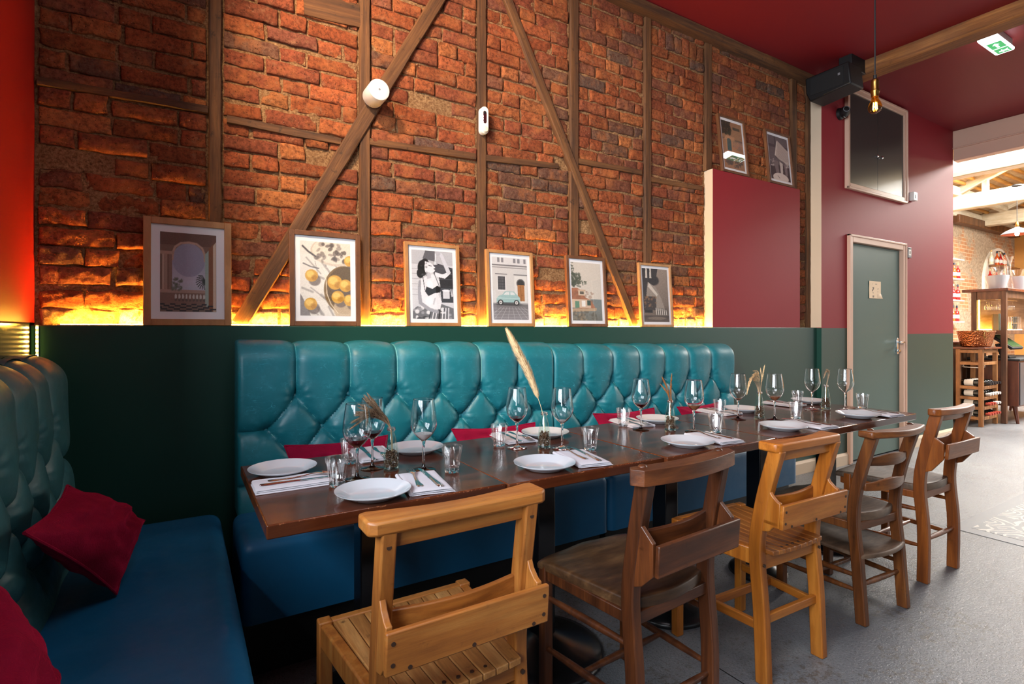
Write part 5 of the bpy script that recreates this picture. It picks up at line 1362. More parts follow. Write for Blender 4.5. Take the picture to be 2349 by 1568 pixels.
framed('framed_print', 'framed print of a house with arched door, left on the burgundy panel', ((1656, 391), (1717, 406), (1648, 263), (1708, 279)), pic_house, M['frame_brown'], lean=.045, fw=.018, mat_w=.020, y0=2.546, zbase=2.3635)
framed('framed_print', 'framed dark print of a person reading a newspaper, right of the other on the panel', ((1764, 418), (1821, 431), (1758, 294), (1810, 316)), pic_reader, M['frame_brown'], lean=.045, fw=.018, mat_w=.020, y0=2.546, zbase=2.3635)

# ================================================================ LED strips
ls = thing('led_strip', 'warm yellow light strip lying on the ledge behind the framed prints', 'light strip', (0, 0, 0))
MB().span((XL + .07, 2.571, ZL + .0005), (pa - .004, 2.582, ZL + .003)).build('tape', M['white_plastic'], ls)
MB().span((XL + .08, 2.573, ZL + .003), (pa - .006, 2.580, ZL + .005)).build('diode_line', M['led'], ls)
vs = thing('led_strip', 'short upright strip of warm light dots in the left corner of the room', 'light strip', (-.440, YW - .003, 0))
MB().span((-.004, -.0005, 1.085), (.004, .0025, ZL)).build('tape', M['white_plastic'], vs)
for k in range(7):
    d = MB().lathe([(0, .0022), (.0026, .0014), (.0034, 0)], 12, axis='-y'); o = d.build('diode', M['led_dot'], vs, smooth=True); o.location = (0, -.001, 1.107 + k * .0165)
MB().tube([(0, -.001, 1.085), (.001, -.001, 1.04), (0, .0, .98)], .0014, 6).build('cord', M['white_plastic'], vs, smooth=True)

# ================================================================ devices on the walls
d0 = onY(870.8, 204.7, 2.455); cyl = thing('wall_speaker', 'white cylinder unit sticking out from the diagonal timber', 'speaker', (d0.x, 2.455, d0.z))
MB().lathe([(0, 0.0), (.044, .0), (.0485, -.003), (.0495, -.008), (.0495, -.105), (.046, -.112), (0, -.112)], 48, axis='-y').build('drum', M['white_plastic'], cyl, smooth=True)
MB().lathe([(0, .0006), (.0055, .0006), (.006, 0)], 6, axis='-y').build('emblem', M['grey_plastic'], cyl)
for s in (-.010, .0, .010): MB().lathe([(0, .0006), (.0012, .0006), (.0012, 0)], 8, c=(s - .015, .09, -.0494)).build('pin_hole', M['black'], cyl)
d1 = onY(1116, 273, 2.535); pir = thing('motion_sensor', 'small white pill-shaped motion sensor on the upright timber', 'sensor', (d1.x, 2.589, d1.z))
def pill(hw, hh, y0, y1, r, n=10):
    pts = [(hw * math.cos(a), hh - hw + hw * math.sin(a)) for a in np.linspace(0, PI, n)] + [(-hw * math.cos(a), -hh + hw - hw * math.sin(a)) for a in np.linspace(0, PI, n)]
    return pts
MB().prism(pill(.023, .074, 0, 0, 0), -.042, 0, 'y').build('case', M['white_plastic'], pir, bevel=.007, seg=3)
MB().prism([(x, z) for x, z in pill(.0105, .034, 0, 0, 0)], -.0432, -.040, 'y').build('window_plate', M['chrome'], pir, bevel=.001).location = (-.003, 0, .014)
MB().lathe([(0, .001), (.006, .001), (.007, 0)], 16, c=(-.003, -.0435, .038), axis='-y').build('lens_eye', M['black'], pir, smooth=True)
zz = MB().lathe([(0, .014), (.012, .012), (.0185, .004), (.0195, -.006)], 24, axis='-y'); o = zz.build('lens', m_plain('milky_lens', rgb(226, 214, 190), .3), pir, smooth=True); o.location = (0, -.038, -.052)
e = MB(); e.line = None
e.tube([(-.007, -.0438, -.008), (-.003, -.0438, -.004), (-.003, -.0438, -.010), (.003, -.0438, -.007)], .0012, 6).build('emblem', M['black'], pir)

# loudspeaker under the beam
sp = thing('loudspeaker', 'black loudspeaker box fixed under the ceiling beam in the far corner', 'speaker', (4.40, 2.33, 3.185))
s_ = MB(); s_.prism([(-.165, .095), (-.185, -.085), (.135, -.115), (.168, -.04), (.175, .088)][::-1], 0, .20, 'x'); s_.build('cabinet', M['black'], sp, bevel=.010)
MB().span((-.004, -.13, -.07), (.0, .13, .07)).build('grille', m_plain('speaker_grille', rgb(14, 14, 15), .8), sp, bevel=.003)
MB().span((-.0055, -.105, .010), (-.003, -.088, .028)).build('badge', M['grey_plastic'], sp)
MB().span((.08, -.15, .07), (.30, -.05, .19)).build('bracket', M['black'], sp, bevel=.006)
# camera dome
cm = onY(1925, 262, YD); cd = thing('security_camera', 'dark round eyeball camera on the burgundy wall beside the cupboard', 'camera', (cm.x, YD, cm.z))
MB().lathe([(0, .03), (.040, .030), (.050, .022), (.052, .004), (.052, 0), (0, 0)], 32, axis='-y').build('mount', M['black'], cd, smooth=True)
eb = MB().lathe([(0, .05), (.020, .047), (.030, .044), (.036, .030), (.048, .0), (.040, -.03), (0, -.045)], 32, axis='-y'); o = eb.build('eyeball', M['black'], cd, smooth=True); o.location = (-.004, -.045, .004); o.rotation_euler = (math.radians(-12), 0, math.radians(-42))
MB().lathe([(.022, .0472), (.024, .0485), (.026, .0462)], 32, axis='-y').build('lens_ring', M['grey_plastic'], o, smooth=True)
MB().span((-.020, -.0505, -.045), (.006, -.049, -.030)).build('label_tag', M['white_plastic'], cd)
# cupboard
F0, F1 = onY(1937, 300, YD).x, onY(2075, 300, YD).x; Z1 = onY(1938, 194, YD).z; Z0 = (onY(1936, 433, YD).z + onY(2075, 467, YD).z) / 2; Z1 = min(Z1, ZC2 - .004)
cb = thing('wall_cupboard', 'high dark two-door wall cupboard with a blush frame above the green door', 'cupboard', ((F0 + F1) / 2, YD, Z0))
W_, H_ = F1 - F0, Z1 - Z0; f = MB(); fw_ = .055
for a, b in (((-W_ / 2, 0), (-W_ / 2 + fw_, H_)), ((W_ / 2 - fw_, 0), (W_ / 2, H_)), ((-W_ / 2 + fw_, 0), (W_ / 2 - fw_, fw_)), ((-W_ / 2 + fw_, H_ - fw_), (W_ / 2 - fw_, H_))): f.span((a[0], -.024, a[1]), (b[0], 0, b[1]))
g = .018
for a, b in (((-W_ / 2, 0), (-W_ / 2 + g, H_)), ((W_ / 2 - g, 0), (W_ / 2, H_)), ((-W_ / 2, 0), (W_ / 2, g)), ((-W_ / 2, H_ - g), (W_ / 2, H_))): f.span((a[0] - .001, -.034, a[1] - .001), (b[0] + .001, -.02, b[1] + .001))
f.build('frame', M['pink_cream'], cb, bevel=.004)
for s in (-1, 1):
    x0, x1 = (.0015, W_ / 2 - fw_ - .002) if s > 0 else (-W_ / 2 + fw_ + .002, -.0015)
    dr_ = MB().span((x0, -.012, fw_ + .003), (x1, -.002, H_ - fw_ - .003)).build('door', M['door_dark'], cb, bevel=.002)
    MB().lathe([(0, .030), (.010, .027), (.014, .020), (.011, .012), (.005, .008), (.005, 0)], 18, c=(s * .045, -.012, H_ * .40), axis='-y').build('knob', M['chrome'], dr_, smooth=True)
# fused switch and thermostat
q = onY(2089, 452, YD); sw = thing('wall_switch', 'small white square switch on the wall right of the cupboard', 'switch', (q.x, YD, q.z))
MB().span((-.043, -.045, -.043), (.043, 0, .043)).build('box', M['white_plastic'], sw, bevel=.006)
MB().span((-.014, -.048, -.022), (.014, -.044, .016)).build('rocker', M['grey_plastic'], sw, bevel=.002); MB().lathe([(0, .001), (.003, .001), (.003, 0)], 8, c=(.026, -.0455, .0), axis='-y').build('pilot_light', m_plain('red_neon', rgb(170, 60, 50), .4), sw)
q = onY(2082.5, 579.5, YD); th = thing('keypad', 'small grey keypad with a pale display beside the door casing', 'keypad', (q.x, YD, q.z))
MB().span((-.038, -.018, -.052), (.038, 0, .052)).build('mount', M['grey_plastic'], th, bevel=.004); MB().span((-.026, -.0195, -.03), (.028, -.017, .03)).build('display', M['white_plastic'], th, bevel=.001); MB().span((-.010, -.0205, -.014), (.012, -.019, .014)).build('button_block', M['screw'], th)  # first box is the keypad's own grey housing
MB().span((-.026, -.0205, .036), (.028, -.0175, .044)).build('marking', M['black'], th)
# exit light on the ceiling
ex = thing('exit_sign', 'lit white exit light with green pictograms on the burgundy ceiling', 'exit sign', (5.195, 1.512, ZC2))
MB().span((-.165, -.05, -.055), (.165, .05, 0)).build('housing', m_plain('mauve_grey_plastic', rgb(150, 132, 128), .5), ex, bevel=.006)
MB().span((-.183, -.058, -.082), (.183, .058, -.055)).build('diffuser', m_emit('exit_white', (.92, .97, 1.0, 1), 9.0), ex, bevel=.012, seg=3)
gm = m_emit('exit_green', (.0, .42, .12, 1), 0.9, (.02, .4, .15, 1)); zq = -.0832
gp = MB(); gp.span((-.085, -.050, zq - .001), (.160, .034, zq)); gp.build('green_panel', gm, ex)
wm = m_emit('exit_pictogram_white', (.92, .97, 1.0, 1), 3.0)
def sq(pts): return [(x * .96 - .005, (y + .042) * .68 - .008) for x, y in pts]
ar = MB(); ar.prism(sq([(-.06, -.042), (-.028, -.070), (-.028, -.052), (.030, -.052), (.030, -.032), (-.028, -.032), (-.028, -.014)]), zq - .003, zq - .001, 'z'); ar.build('arrow', wm, ex)
mn = MB(); mn.lathe([(0, 0), (.007, 0), (.007, .002), (0, .002)], 14, c=(.118, .010, zq - .003)); mn.prism(sq([(.112, -.034), (.118, -.062), (.100, -.086), (.108, -.090), (.127, -.066), (.142, -.088), (.148, -.082), (.134, -.056), (.130, -.034), (.146, -.044), (.148, -.036), (.126, -.026), (.100, -.034), (.098, -.044)])[::-1], zq - .003, zq - .001, 'z'); mn.build('running_figure', wm, ex)
dv = MB(); dv.span((.046, -.050, zq - .003), (.052, .034, zq - .001)); dv.build('divider', wm, ex)
# pendant bulb
bp = (2.896, 1.302); zb_ = 2.293
pe = thing('pendant_bulb', 'bare amber bulb in a brass holder hanging on a black cord', 'pendant lamp', (bp[0], bp[1], zb_))
MB().tube([(0, 0, .155), (0, 0, ZC - zb_)], .0035, 8).build('cord', M['black'], pe, smooth=True)
MB().lathe([(0, .155), (.006, .155), (.008, .135), (.016, .128), (.0175, .118), (.0165, .114), (.0165, .080), (.020, .078), (.021, .072), (.019, .066), (.017, .060), (.0165, .045), (0, .045)][::-1], 28).build('lamp_holder', M['brass'], pe, smooth=True)
MB().lathe([(0, .152), (.0075, .152), (.0085, .130), (.0085, .128), (0, .128)][::-1], 16).build('cord_grip', M['black'], pe, smooth=True)
MB().lathe([(.013, .048), (.014, .040), (.018, .028), (.026, .012), (.030, -.002), (.0295, -.014), (.025, -.024), (.016, -.031), (0, -.034)], 32).build('glass_bulb', m_glass_thin('amber_bulb_glass', (1.0, .62, .16, 1), .05), pe, smooth=True)
fm = m_emit('filament_glow', (1.0, .50, .12, 1), 160.0)
for k in range(5):
    a = 2 * PI * k / 5; MB().tube([(.007 * math.cos(a), .007 * math.sin(a), .018), (.010 * math.cos(a), .010 * math.sin(a), -.016)], .0014, 6).build('filament', fm, pe)
MB().tube([(0, 0, .044), (0, 0, .016)], .003, 8).build('filament_post', M['brass'], pe)
# ================================================================ the bar room beyond the opening
YS = 4.58      # its left side wall
XF = 16.9      # its end wall
def mk_rubble():
    t = NT('old_brick_and_plaster'); co = t.coord('Object', (1, 1, 1), None, (PI / 2, 0, 0))
    br = t.n('TexBrick', None, Scale=1.0); t.put(br.inputs['Vector'], co)
    for k, v in (('Brick Width', .225), ('Row Height', .078), ('Mortar Size', .009), ('Bias', .0)): br.inputs[k].default_value = v
    br.inputs['Color1'].default_value = rgb(206, 146, 98); br.inputs['Color2'].default_value = rgb(184, 128, 88); br.inputs['Mortar'].default_value = rgb(214, 186, 150)
    o2 = t.coord('Object'); n = t.noise(o2, 1.1, 5, .6); f = t.noise(o2, 22.0, 5, .7)
    pl = t.ramp(f, [(.3, rgb(150, 126, 100)), (.7, rgb(212, 188, 158))])
    m = t.ramp(n, [(.44, 0.0), (.50, 1.0)])
    base = t.mix(m, br.outputs[0], pl); bs = t.bsdf(Base_Color=base, Roughness=.9)
    h = t.math('ADD', t.math('MULTIPLY', m, .7), t.math('ADD', f, t.math('MULTIPLY', br.outputs[1], -.5)))
    t.put(bs.inputs['Normal'], t.bump(h, .6, .02)); return t.mat
M['rubble'] = mk_rubble()
M['ochre'] = m_plain('ochre_end_wall', rgb(214, 150, 74), .6)
M['limewash'] = m_wood('limewashed_timber', rgb(190, 164, 124), rgb(222, 206, 176), rgb(238, 228, 208), rough=.7, grain=(1.2, 9, 9), bump=.3)
M['roof_board'] = m_wood('roof_boards', rgb(164, 122, 74), rgb(206, 168, 118), rgb(222, 194, 150), rough=.7, grain=(1.0, 7, 14), bump=.3)
M['batten'] = m_wood('honey_battens', rgb(176, 112, 40), rgb(214, 150, 66), rgb(226, 172, 92), rough=.6, grain=(1, 8, 8))
struct(MB().span((7.32, YS, 0), (XF, YS + .2, 3.62)).build('wall_bar_side', M['rubble']))
struct(MB().span((XF, -3.4, 0), (XF + .2, YS + .2, 6.5)).build('wall_bar_end', M['ochre']))
struct(MB().span((7.45, -3.6, 0), (XF, -3.4, 1.0)).build('wall_bar_front', M['white_paint']))
struct(MB().span((7.32, -4.4, 0), (7.34, -3.4, 3.4)).build('wall_bar_return', M['white_paint']))
# roof: boarded slope from the eaves up to the skylight, beams, purlins, battens
def slope(y): return 3.60 + (YS - y) * .46
RB = MB(); RB.box8([(7.4, YS + .1, slope(YS + .1)), (XF, YS + .1, slope(YS + .1)), (XF, 1.6, slope(1.6)), (7.4, 1.6, slope(1.6)), (7.4, YS + .1, slope(YS + .1) + .06), (XF, YS + .1, slope(YS + .1) + .06), (XF, 1.6, slope(1.6) + .06), (7.4, 1.6, slope(1.6) + .06)])
struct(RB.build('roof', M['roof_board']))
def beam3(a, b, w, h, mat, name):
    a, b = Vector(a), Vector(b); d = b - a; L = d.length; m = MB(); n = 20; P = np.zeros((n + 1, 4, 3)); sd = rnd.uniform(0, 50)
    for i in range(n + 1):
        x = -L / 2 + L * i / n
        for j, (p, q) in enumerate(((-1, -1), (1, -1), (1, 1), (-1, 1))): P[i, j] = (x, p * w / 2 + .012 * noise.noise((x * 2 + sd, j, 0)), q * h / 2 + .012 * noise.noise((x * 2 + sd, j, 5)))
    V = P.reshape(-1, 3); fs = [(i * 4 + k, (i + 1) * 4 + k, (i + 1) * 4 + (k + 1) % 4, i * 4 + (k + 1) % 4) for i in range(n) for k in range(4)] + [(0, 1, 2, 3), (n * 4 + 3, n * 4 + 2, n * 4 + 1, n * 4)]
    o = m.add(V, fs).build(name, mat, None, bevel=.012); o.location = (a + b) / 2; o.rotation_euler = d.to_track_quat('X', 'Z').to_euler(); return struct(o)
for x in (9.6, 12.2, 14.6):
    beam3((x, YS, 3.52), (x, -3.0, 3.52), .20, .26, M['limewash'], 'roof_tie_beam')
    beam3((x, YS + .05, slope(YS) - .10), (x, 1.6, slope(1.6) - .10), .12, .16, M['limewash'], 'roof_rafter')
    beam3((x, 3.7, 3.60), (x, 3.7, slope(3.7) - .1), .09, .09, M['limewash'], 'roof_strut')
for y in (4.1, 2.9, 1.75): beam3((7.45, y, slope(y) - .10), (XF, y, slope(y) - .10), .12, .16, M['limewash'], 'roof_purlin')
beam3((7.45, YS - .06, 3.55), (XF, YS - .06, 3.55), .14, .16, M['limewash'], 'roof_wall_plate')
for k in range(9): y = 4.5 - k * .13; beam3((7.5, y, slope(y) - .03), (XF, y, slope(y) - .03), .05, .05, M['batten'], 'roof_batten')
beam3((13.2, YS - .1, 3.42), (16.6, YS - .1, 3.42), .16, .16, M['bar_wood'], 'roof_lintel')

# ---- bottle shelves on the side wall
M['shelf_white'] = m_plain('white_shelf', rgb(236, 228, 212), .45)
bcol = {'orange': (206, 84, 22), 'red': (176, 24, 20), 'amber': (190, 120, 40), 'clear': (224, 214, 184)}
for k, v in bcol.items(): M['liq_' + k] = m_plain('spirit_' + k, rgb(*v), .08, var=.04, coat=.6)
M['cap_dark'] = m_plain('bottle_cap', rgb(26, 34, 52), .4); M['cork'] = m_plain('cork', rgb(206, 172, 120), .7); M['label_white'] = m_plain('bottle_label', rgb(232, 226, 214), .6)
protos = {}
def spirit(colr, cap, loc, label, group):
    key = (colr, cap)
    if key not in protos:
        t = thing('liquor_bottle', label, 'bottle', loc, 0, group)
        MB().lathe([(0, 0), (.036, 0), (.040, .004), (.040, .150), (.038, .170), (.026, .200), (.0145, .215), (.0135, .262), (.0155, .264), (.0155, .272), (0, .272)], 20).build('glass_body', M['liq_' + colr], t, smooth=True)
        MB().lathe([(0, .268), (.0165, .268), (.0165, .312), (.014, .316), (0, .316)], 16).build('cap', M[cap], t, smooth=True)
        MB().lathe([(.0406, .06), (.0408, .062), (.0408, .128), (.0406, .13)], 20).build('label', M['label_white'], t, smooth=True)
        protos[key] = t; return t
    return dup(protos[key], loc, 0, label, group)
def at(px, py, Y): return onY(px, py, Y)
sh_x0, sh_x1 = at(2178, 700, YS - .16).x, at(2207, 700, YS - .16).x
un = thing('wall_shelves', 'white rack of four shelves with bottles just right of the wall end', 'shelf', (0, 0, 0))
lev = [at(2206, y, YS - .12).z for y in (597, 641, 689, 737)]
for z in lev: MB().span((sh_x0, YS - .20, z - .025), (sh_x1, YS, z + .0)).build('shelf', M['shelf_white'], un, bevel=.003)
MB().span((sh_x0 + .05, YS - .06, .95), (sh_x0 + .35, YS - .012, lev[0])).build('upright', M['shelf_white'], un)
rows_ = ['second', 'third', 'lowest']
for r_, (z, items) in enumerate(zip(lev[1:], ((('orange', 'cap_dark', 2189), ('red', 'cork', 2197)), (('red', 'cork', 2187), ('red', 'cap_dark', 2197)), (('orange', 'cap_dark', 2186), ('red', 'cap_dark', 2195))))):
    for (cl, cp_, px) in items:
        side = 'inner' if px > 2192 else 'outer'; x = at(px, 650, YS - .13).x
        spirit(cl, cp_, (x, YS - .13, z + .0005), f'{"orange" if cl == "orange" else "red"} bottle on the {rows_[r_]} white wall shelf, {side} one', 'bottles on the white wall shelves')
# ---- arched niche
ax0, ax1 = at(2252, 640, YS).x, at(2318, 640, YS).x; azt = at(2282, 569, YS).z
ni = thing('arched_niche', 'white arched niche in the rough brick wall, stocked with bottles', 'niche', (0, 0, 0))
r_ = (ax1 - ax0) / 2; cx_ = (ax0 + ax1) / 2; zc = azt - r_ * .95
outer = [(ax1, 1.5), (ax1, zc)] + [(cx_ + r_ * math.cos(a), zc + .95 * r_ * math.sin(a)) for a in np.linspace(0, PI, 25)][1:-1] + [(ax0, zc), (ax0, 1.5)]
inner = [(cx_ + (x - cx_) * .90, zc + (z - zc) * .93 if z > zc else z) for x, z in outer]
mb = MB(); n = len(outer)
V = [(x, YS - .05, z) for x, z in outer] + [(x, YS - .05, z) for x, z in inner] + [(x, YS, z) for x, z in outer]
fs = [(i + 1, i, n + i, n + i + 1) for i in range(n - 1)] + [(i, i + 1, 2 * n + i + 1, 2 * n + i) for i in range(n - 1)]
mb.add(V, fs); mb.build('surround', M['shelf_white'], ni, smooth=True)
mb = MB(); mb.add([(x, YS - .012, z) for x, z in inner], [tuple(range(n))[::-1]]); mb.build('backing', M['shelf_white'], ni)
nz_ = [at(2300, 611, YS - .1).z, at(2290, 652, YS - .1).z]
for z in nz_: MB().span((ax0 + .35, YS - .20, z - .03), (ax1 - .1, YS - .012, z)).build('shelf', M['rack_wood'], ni, bevel=.003)
for z, items, nm in ((nz_[0], (('clear', 'cork', 2274), ('orange', 'cap_dark', 2287), ('red', 'cork', 2295), ('orange', 'cap_dark', 2304)), 'upper'), (nz_[1], (('red', 'cork', 2271), ('orange', 'cap_dark', 2280), ('red', 'cap_dark', 2286), ('red', 'cork', 2303)), 'lower')):
    for i, (cl, cp_, px) in enumerate(items):
        x = at(px, 620, YS - .11).x
        spirit(cl, cp_, (x, YS - .11, z + .0005), f'{dict(orange="orange", red="red", clear="pale")[cl]} bottle on the {nm} shelf of the arched niche, {["first", "second", "third", "last"][i]} from the left', 'bottles in the arched niche')

# ---- panelled counter behind the rack, back bar unit
ct = thing('bar_counter', 'dark wood panelled counter end behind the wine rack', 'counter', (0, 0, 0))
c0, c1 = onY(2170, 800, 2.95).x, onY(2262, 800, 2.95).x
MB().span((c0, 2.95, 0), (c1, 3.6, 1.0)).build('body', M['bar_wood'], ct)
MB().span((c0 - .03, 2.90, 1.0), (c1, 3.62, 1.035)).build('top', M['cabinet_wood'], ct, bevel=.004)
for k in range(9): x = c0 + .03 + k * (c1 - c0 - .06) / 9; MB().span((x, 2.93, .05), (x + (c1 - c0) / 9 - .03, 2.952, .96)).build('panel', M['bar_wood'], ct, bevel=.006)
bu = thing('back_bar', 'tall wooden back bar unit lit with warm light strips and hung with glasses', 'shelving unit', (0, 0, 0))
# the unit's near end faces the room; its long front runs away from us
pA = Vector((8.93, 2.82, 0)); pB = Vector((8.93, 2.52, 0))
zt_ = onY(2303, 664, 2.52).z; zs_ = onY(2303, 757, 2.52).z
def post(p, z0, z1, w=.055, nm='post'): return MB().span((p.x - w / 2, p.y - w / 2, z0), (p.x + w / 2, p.y + w / 2, z1)).build(nm, M['bar_wood'], bu, bevel=.004)
post(pA, 0, zt_); post(pB, 0, zt_); pC = Vector((pB.x + 2.2, pB.y, 0)); post(pC, 0, zt_); pD = Vector((pA.x + 2.2, pA.y, 0)); post(pD, 0, zt_)
def plank(a, b, c, d, z, th, nm, mat='bar_wood'):
    P = [Vector((q.x, q.y, z - th)) for q in (a, b, c, d)] + [Vector((q.x, q.y, z)) for q in (a, b, c, d)]
    return MB().box8(P).build(nm, M[mat], bu, bevel=.003)
plank(pB + Vector((-.05, -.05, 0)), pC + Vector((0, -.05, 0)), pD + Vector((0, .12, 0)), pA + Vector((-.05, .12, 0)), zt_ + .02, .035, 'top_board', 'cabinet_wood'); plank(pB, pC, pD, pA, zs_, .05, 'shelf')
def railx(a, b, z0, z1, th=.03, nm='rail'):
    d = (b - a).normalized(); nn = Vector((-d.y, d.x, 0)) * th / 2; P = [a + nn, a - nn, b - nn, b + nn]
    P = [P[1], P[2], P[3], P[0]]
    return MB().box8([Vector((q.x, q.y, z0)) for q in P] + [Vector((q.x, q.y, z1)) for q in P]).build(nm, M['bar_wood'], bu, bevel=.003)
railx(pA, pB, zt_ - .12, zt_ - .01); railx(pB, pC, zt_ - .10, zt_ - .01); railx(pA, pB, zs_ - .05, zs_)
bd = MB(); bd.span((pA.x + .15, pA.y + .02, zs_), (pD.x, pA.y + .04, zt_)); bd.build('back_board', m_wood('boarded_back', rgb(150, 112, 84), rgb(186, 146, 112), rgb(206, 168, 132), rough=.5, grain=(1, 1, 14)), bu)
led2 = m_emit('warm_led_bar', (1.0, .60, .10, 1), 55.0)
MB().span((pA.x + .05, pA.y - .035, zs_ + .02), (pA.x + .065, pA.y - .025, zt_ - .1)).build('light_strip', led2, bu); MB().span((pA.x + .05, pA.y - .05, zs_ + .004), (pA.x + 1.6, pA.y - .03, zs_ + .012)).build('light_strip', led2, bu)
MB().span((pA.x + .55, pA.y - .05, zs_ + .02), (pA.x + .60, pA.y - .03, zs_ + .02)).build('x', led2, bu) if False else None
# boxes on its shelf
bx = thing('menu_board', 'dark upright board leaning inside the lit back bar', 'board', (pA.x + .62, pA.y - .08, zs_ + .0005)); MB().span((-.26, -.01, 0), (.26, .01, .215)).build('panel', m_plain('bronze_board', rgb(96, 70, 36), .35), bx, bevel=.003)
bx2 = thing('menu_board', 'slim slate blue board standing just right of the back bar post', 'board', (pB.x + .28, pB.y + .10, zs_ + .0005)); MB().span((-.10, -.01, 0), (.10, .01, .215)).build('panel', m_plain('slate_board', rgb(74, 92, 102), .5), bx2, bevel=.003)
# stemware hanging upside down
hg = None
def hung():
    t = thing('hanging_glass', 'x', 'glass')
    MB().lathe([(0, 0), (.03, 0), (.031, -.002), (.008, -.006), (.0035, -.015), (.0033, -.085), (.009, -.092), (.024, -.105), (.033, -.130), (.034, -.155), (.028, -.20)], 20).build('glass_body', M['glass_thin'], t, smooth=True); t.scale = (.85, .85, .62); return t
hg = hung(); k = 0
for r2 in range(2):
    for i in range(7):
        x = pB.x + .10 + .085 * i; y = pB.y + .085 + r2 * .12
        if i > 6: continue
        put(hg, k == 0, (x, y, zt_ - .125), 0, f'stemmed glass hanging upside down in the back bar, {"front" if r2 == 0 else "rear"} row', 'glasses hanging in the back bar'); k += 1
for i in range(2): MB().span((pB.x + .04, pB.y + .075 + i * .12, zt_ - .1235), (pB.x + .75, pB.y + .095 + i * .12, zt_ - .118)).build('glass_rail', M['chrome'], bu)
# stacked tumblers
tg = None; k = 0
for r2 in range(2):
    for i in range(4):
        x = pB.x + .62 + i * .085; loc = (x, pB.y + .10, zs_ + .0005 + r2 * .092)
        if k == 0:
            tg = thing('bar_tumbler', 'x', 'glass'); MB().lathe([(0, 0), (.030, 0), (.034, .004), (.038, .09), (.0365, .0895), (.032, .008), (0, .006)], 20).build('glass_body', M['glass_thin'], tg, smooth=True)
        put(tg, k == 0, loc, 0, f'upturned tumbler stacked on the back bar shelf, {"bottom" if r2 == 0 else "top"} row', 'tumblers stacked on the back bar'); k += 1
# white bowls, jug and cocktail glasses on its top
tz = zt_ + .0205
def bowl(x, y, s, lab):
    t = thing('bowl', lab, 'bowl', (x, y, tz), 0, 'white bowls on the back bar'); MB().lathe([(0, 0), (.08 * s, 0), (.10 * s, .01), (.135 * s, .16 * s), (.14 * s, .20 * s), (.132 * s, .20 * s), (.095 * s, .02), (0, .018)], 32).build('basin', M['china'], t, smooth=True); return t
bowl(onY(2287, 650, 2.64).x, 2.64, .88, 'white bowl on top of the back bar, left one'); bowl(onY(2333, 650, 2.64).x, 2.64, 1.0, 'white bowl on top of the back bar, right one')
jg = thing('glass_vase', 'tall clear waisted vase between the white bowls on the back bar', 'vase', (onY(2312, 650, 2.60).x, 2.60, tz)); MB().lathe([(0, 0), (.060, .0), (.065, .01), (.05, .10), (.032, .20), (.036, .34), (.06, .44), (.058, .44), (.033, .34), (.028, .20), (.045, .10), (.058, .012), (0, .01)], 28).build('glass_body', M['glass_thin'], jg, smooth=True)
for px, lab in ((2293, 'clear flared glass standing behind the left white bowl'), (2334, 'clear flared glass standing behind the right white bowl')):
    g = thing('flared_glass', lab, 'glass', (onY(px, 640, 2.86).x, 2.86, tz)); MB().lathe([(0, 0), (.03, 0), (.035, .01), (.05, .20), (.095, .37), (.093, .37), (.048, .20), (.03, .012), (0, .01)], 24).build('glass_body', M['glass_thin'], g, smooth=True)
# ---- wine rack
rk = thing('wine_rack', 'slim pine rack with lying wine bottles, standing on the floor by the wall end', 'rack', (8.36, 2.56, 0))
RW, RD, RH = .50, .27, .955
for x in (.022, RW - .022):
    for y in (.022, RD - .022): MB().span((x - .022, y - .022, 0), (x + .022, y + .022, RH)).build('post', M['rack_wood'], rk, bevel=.003)
for z in (.10, .225, .345, .475, .775, .925):
    for y in (.010, RD - .010): MB().span((.03, y - .010, z - .018), (RW - .03, y + .010, z + .018)).build('rail', M['rack_wood'], rk, bevel=.002)
    for x in (.010, RW - .010): MB().span((x - .009, .03, z - .018), (x + .009, RD - .03, z + .018)).build('rail', M['rack_wood'], rk, bevel=.002)
MB().span((-.03, -.03, RH), (RW + .04, RD + .03, RH + .022)).build('top_board', M['cabinet_wood'], rk, bevel=.003)
for k in range(4): MB().tube([(.06 + k * .035, .03, .755), (.06 + k * .035, .03, .725), (.06 + k * .035, RD - .03, .725), (.06 + k * .035, RD - .03, .755)], .003, 6).build('wire', M['chrome'], rk, smooth=True)
wp = {}
def winebottle(loc, capm, lab, alongx):
    if capm not in wp:
        t = thing('wine_bottle', lab, 'bottle', loc, 0, 'wine bottles in the pine rack')
        b = MB().lathe([(0, 0), (.034, 0), (.037, .004), (.037, .185), (.030, .212), (.0155, .235), (.0145, .262), (0, .262)], 20, axis='-y'); b.build('glass_body', M['bottle_dark'], t, smooth=True)
        MB().lathe([(0, .258), (.0155, .258), (.0155, .308), (0, .309)], 16, axis='-y').build('capsule', M[capm], t, smooth=True)
        MB().lathe([(.0375, .05), (.0376, .052), (.0376, .14), (.0375, .142)], 20, axis='-y').build('label', M['label_white'], t, smooth=True)
        wp[capm] = t; return t
    return dup(wp[capm], loc, 0, lab, 'wine bottles in the pine rack')
M['bottle_dark'] = m_plain('dark_bottle_glass', rgb(16, 20, 18), .08, coat=.5); M['cap_red'] = m_plain('red_capsule', rgb(170, 62, 44), .4); M['cap_white'] = m_plain('white_capsule', rgb(214, 208, 200), .4); M['cap_black'] = m_plain('black_capsule', rgb(28, 28, 32), .35)
for ri, (z, cm_) in enumerate(((.118, 'cap_red'), (.243, 'cap_red'), (.363, 'cap_white'), (.493, 'cap_black'))):
    for i in range(5):
        winebottle((8.36 + .091 + i * .0795, 2.56 + .255, z + .038), cm_ if not (ri == 1 and i > 2) else 'cap_white', f'dark wine bottle lying on the {["lowest", "second", "third", "top"][ri]} bottle tier of the pine rack', True)
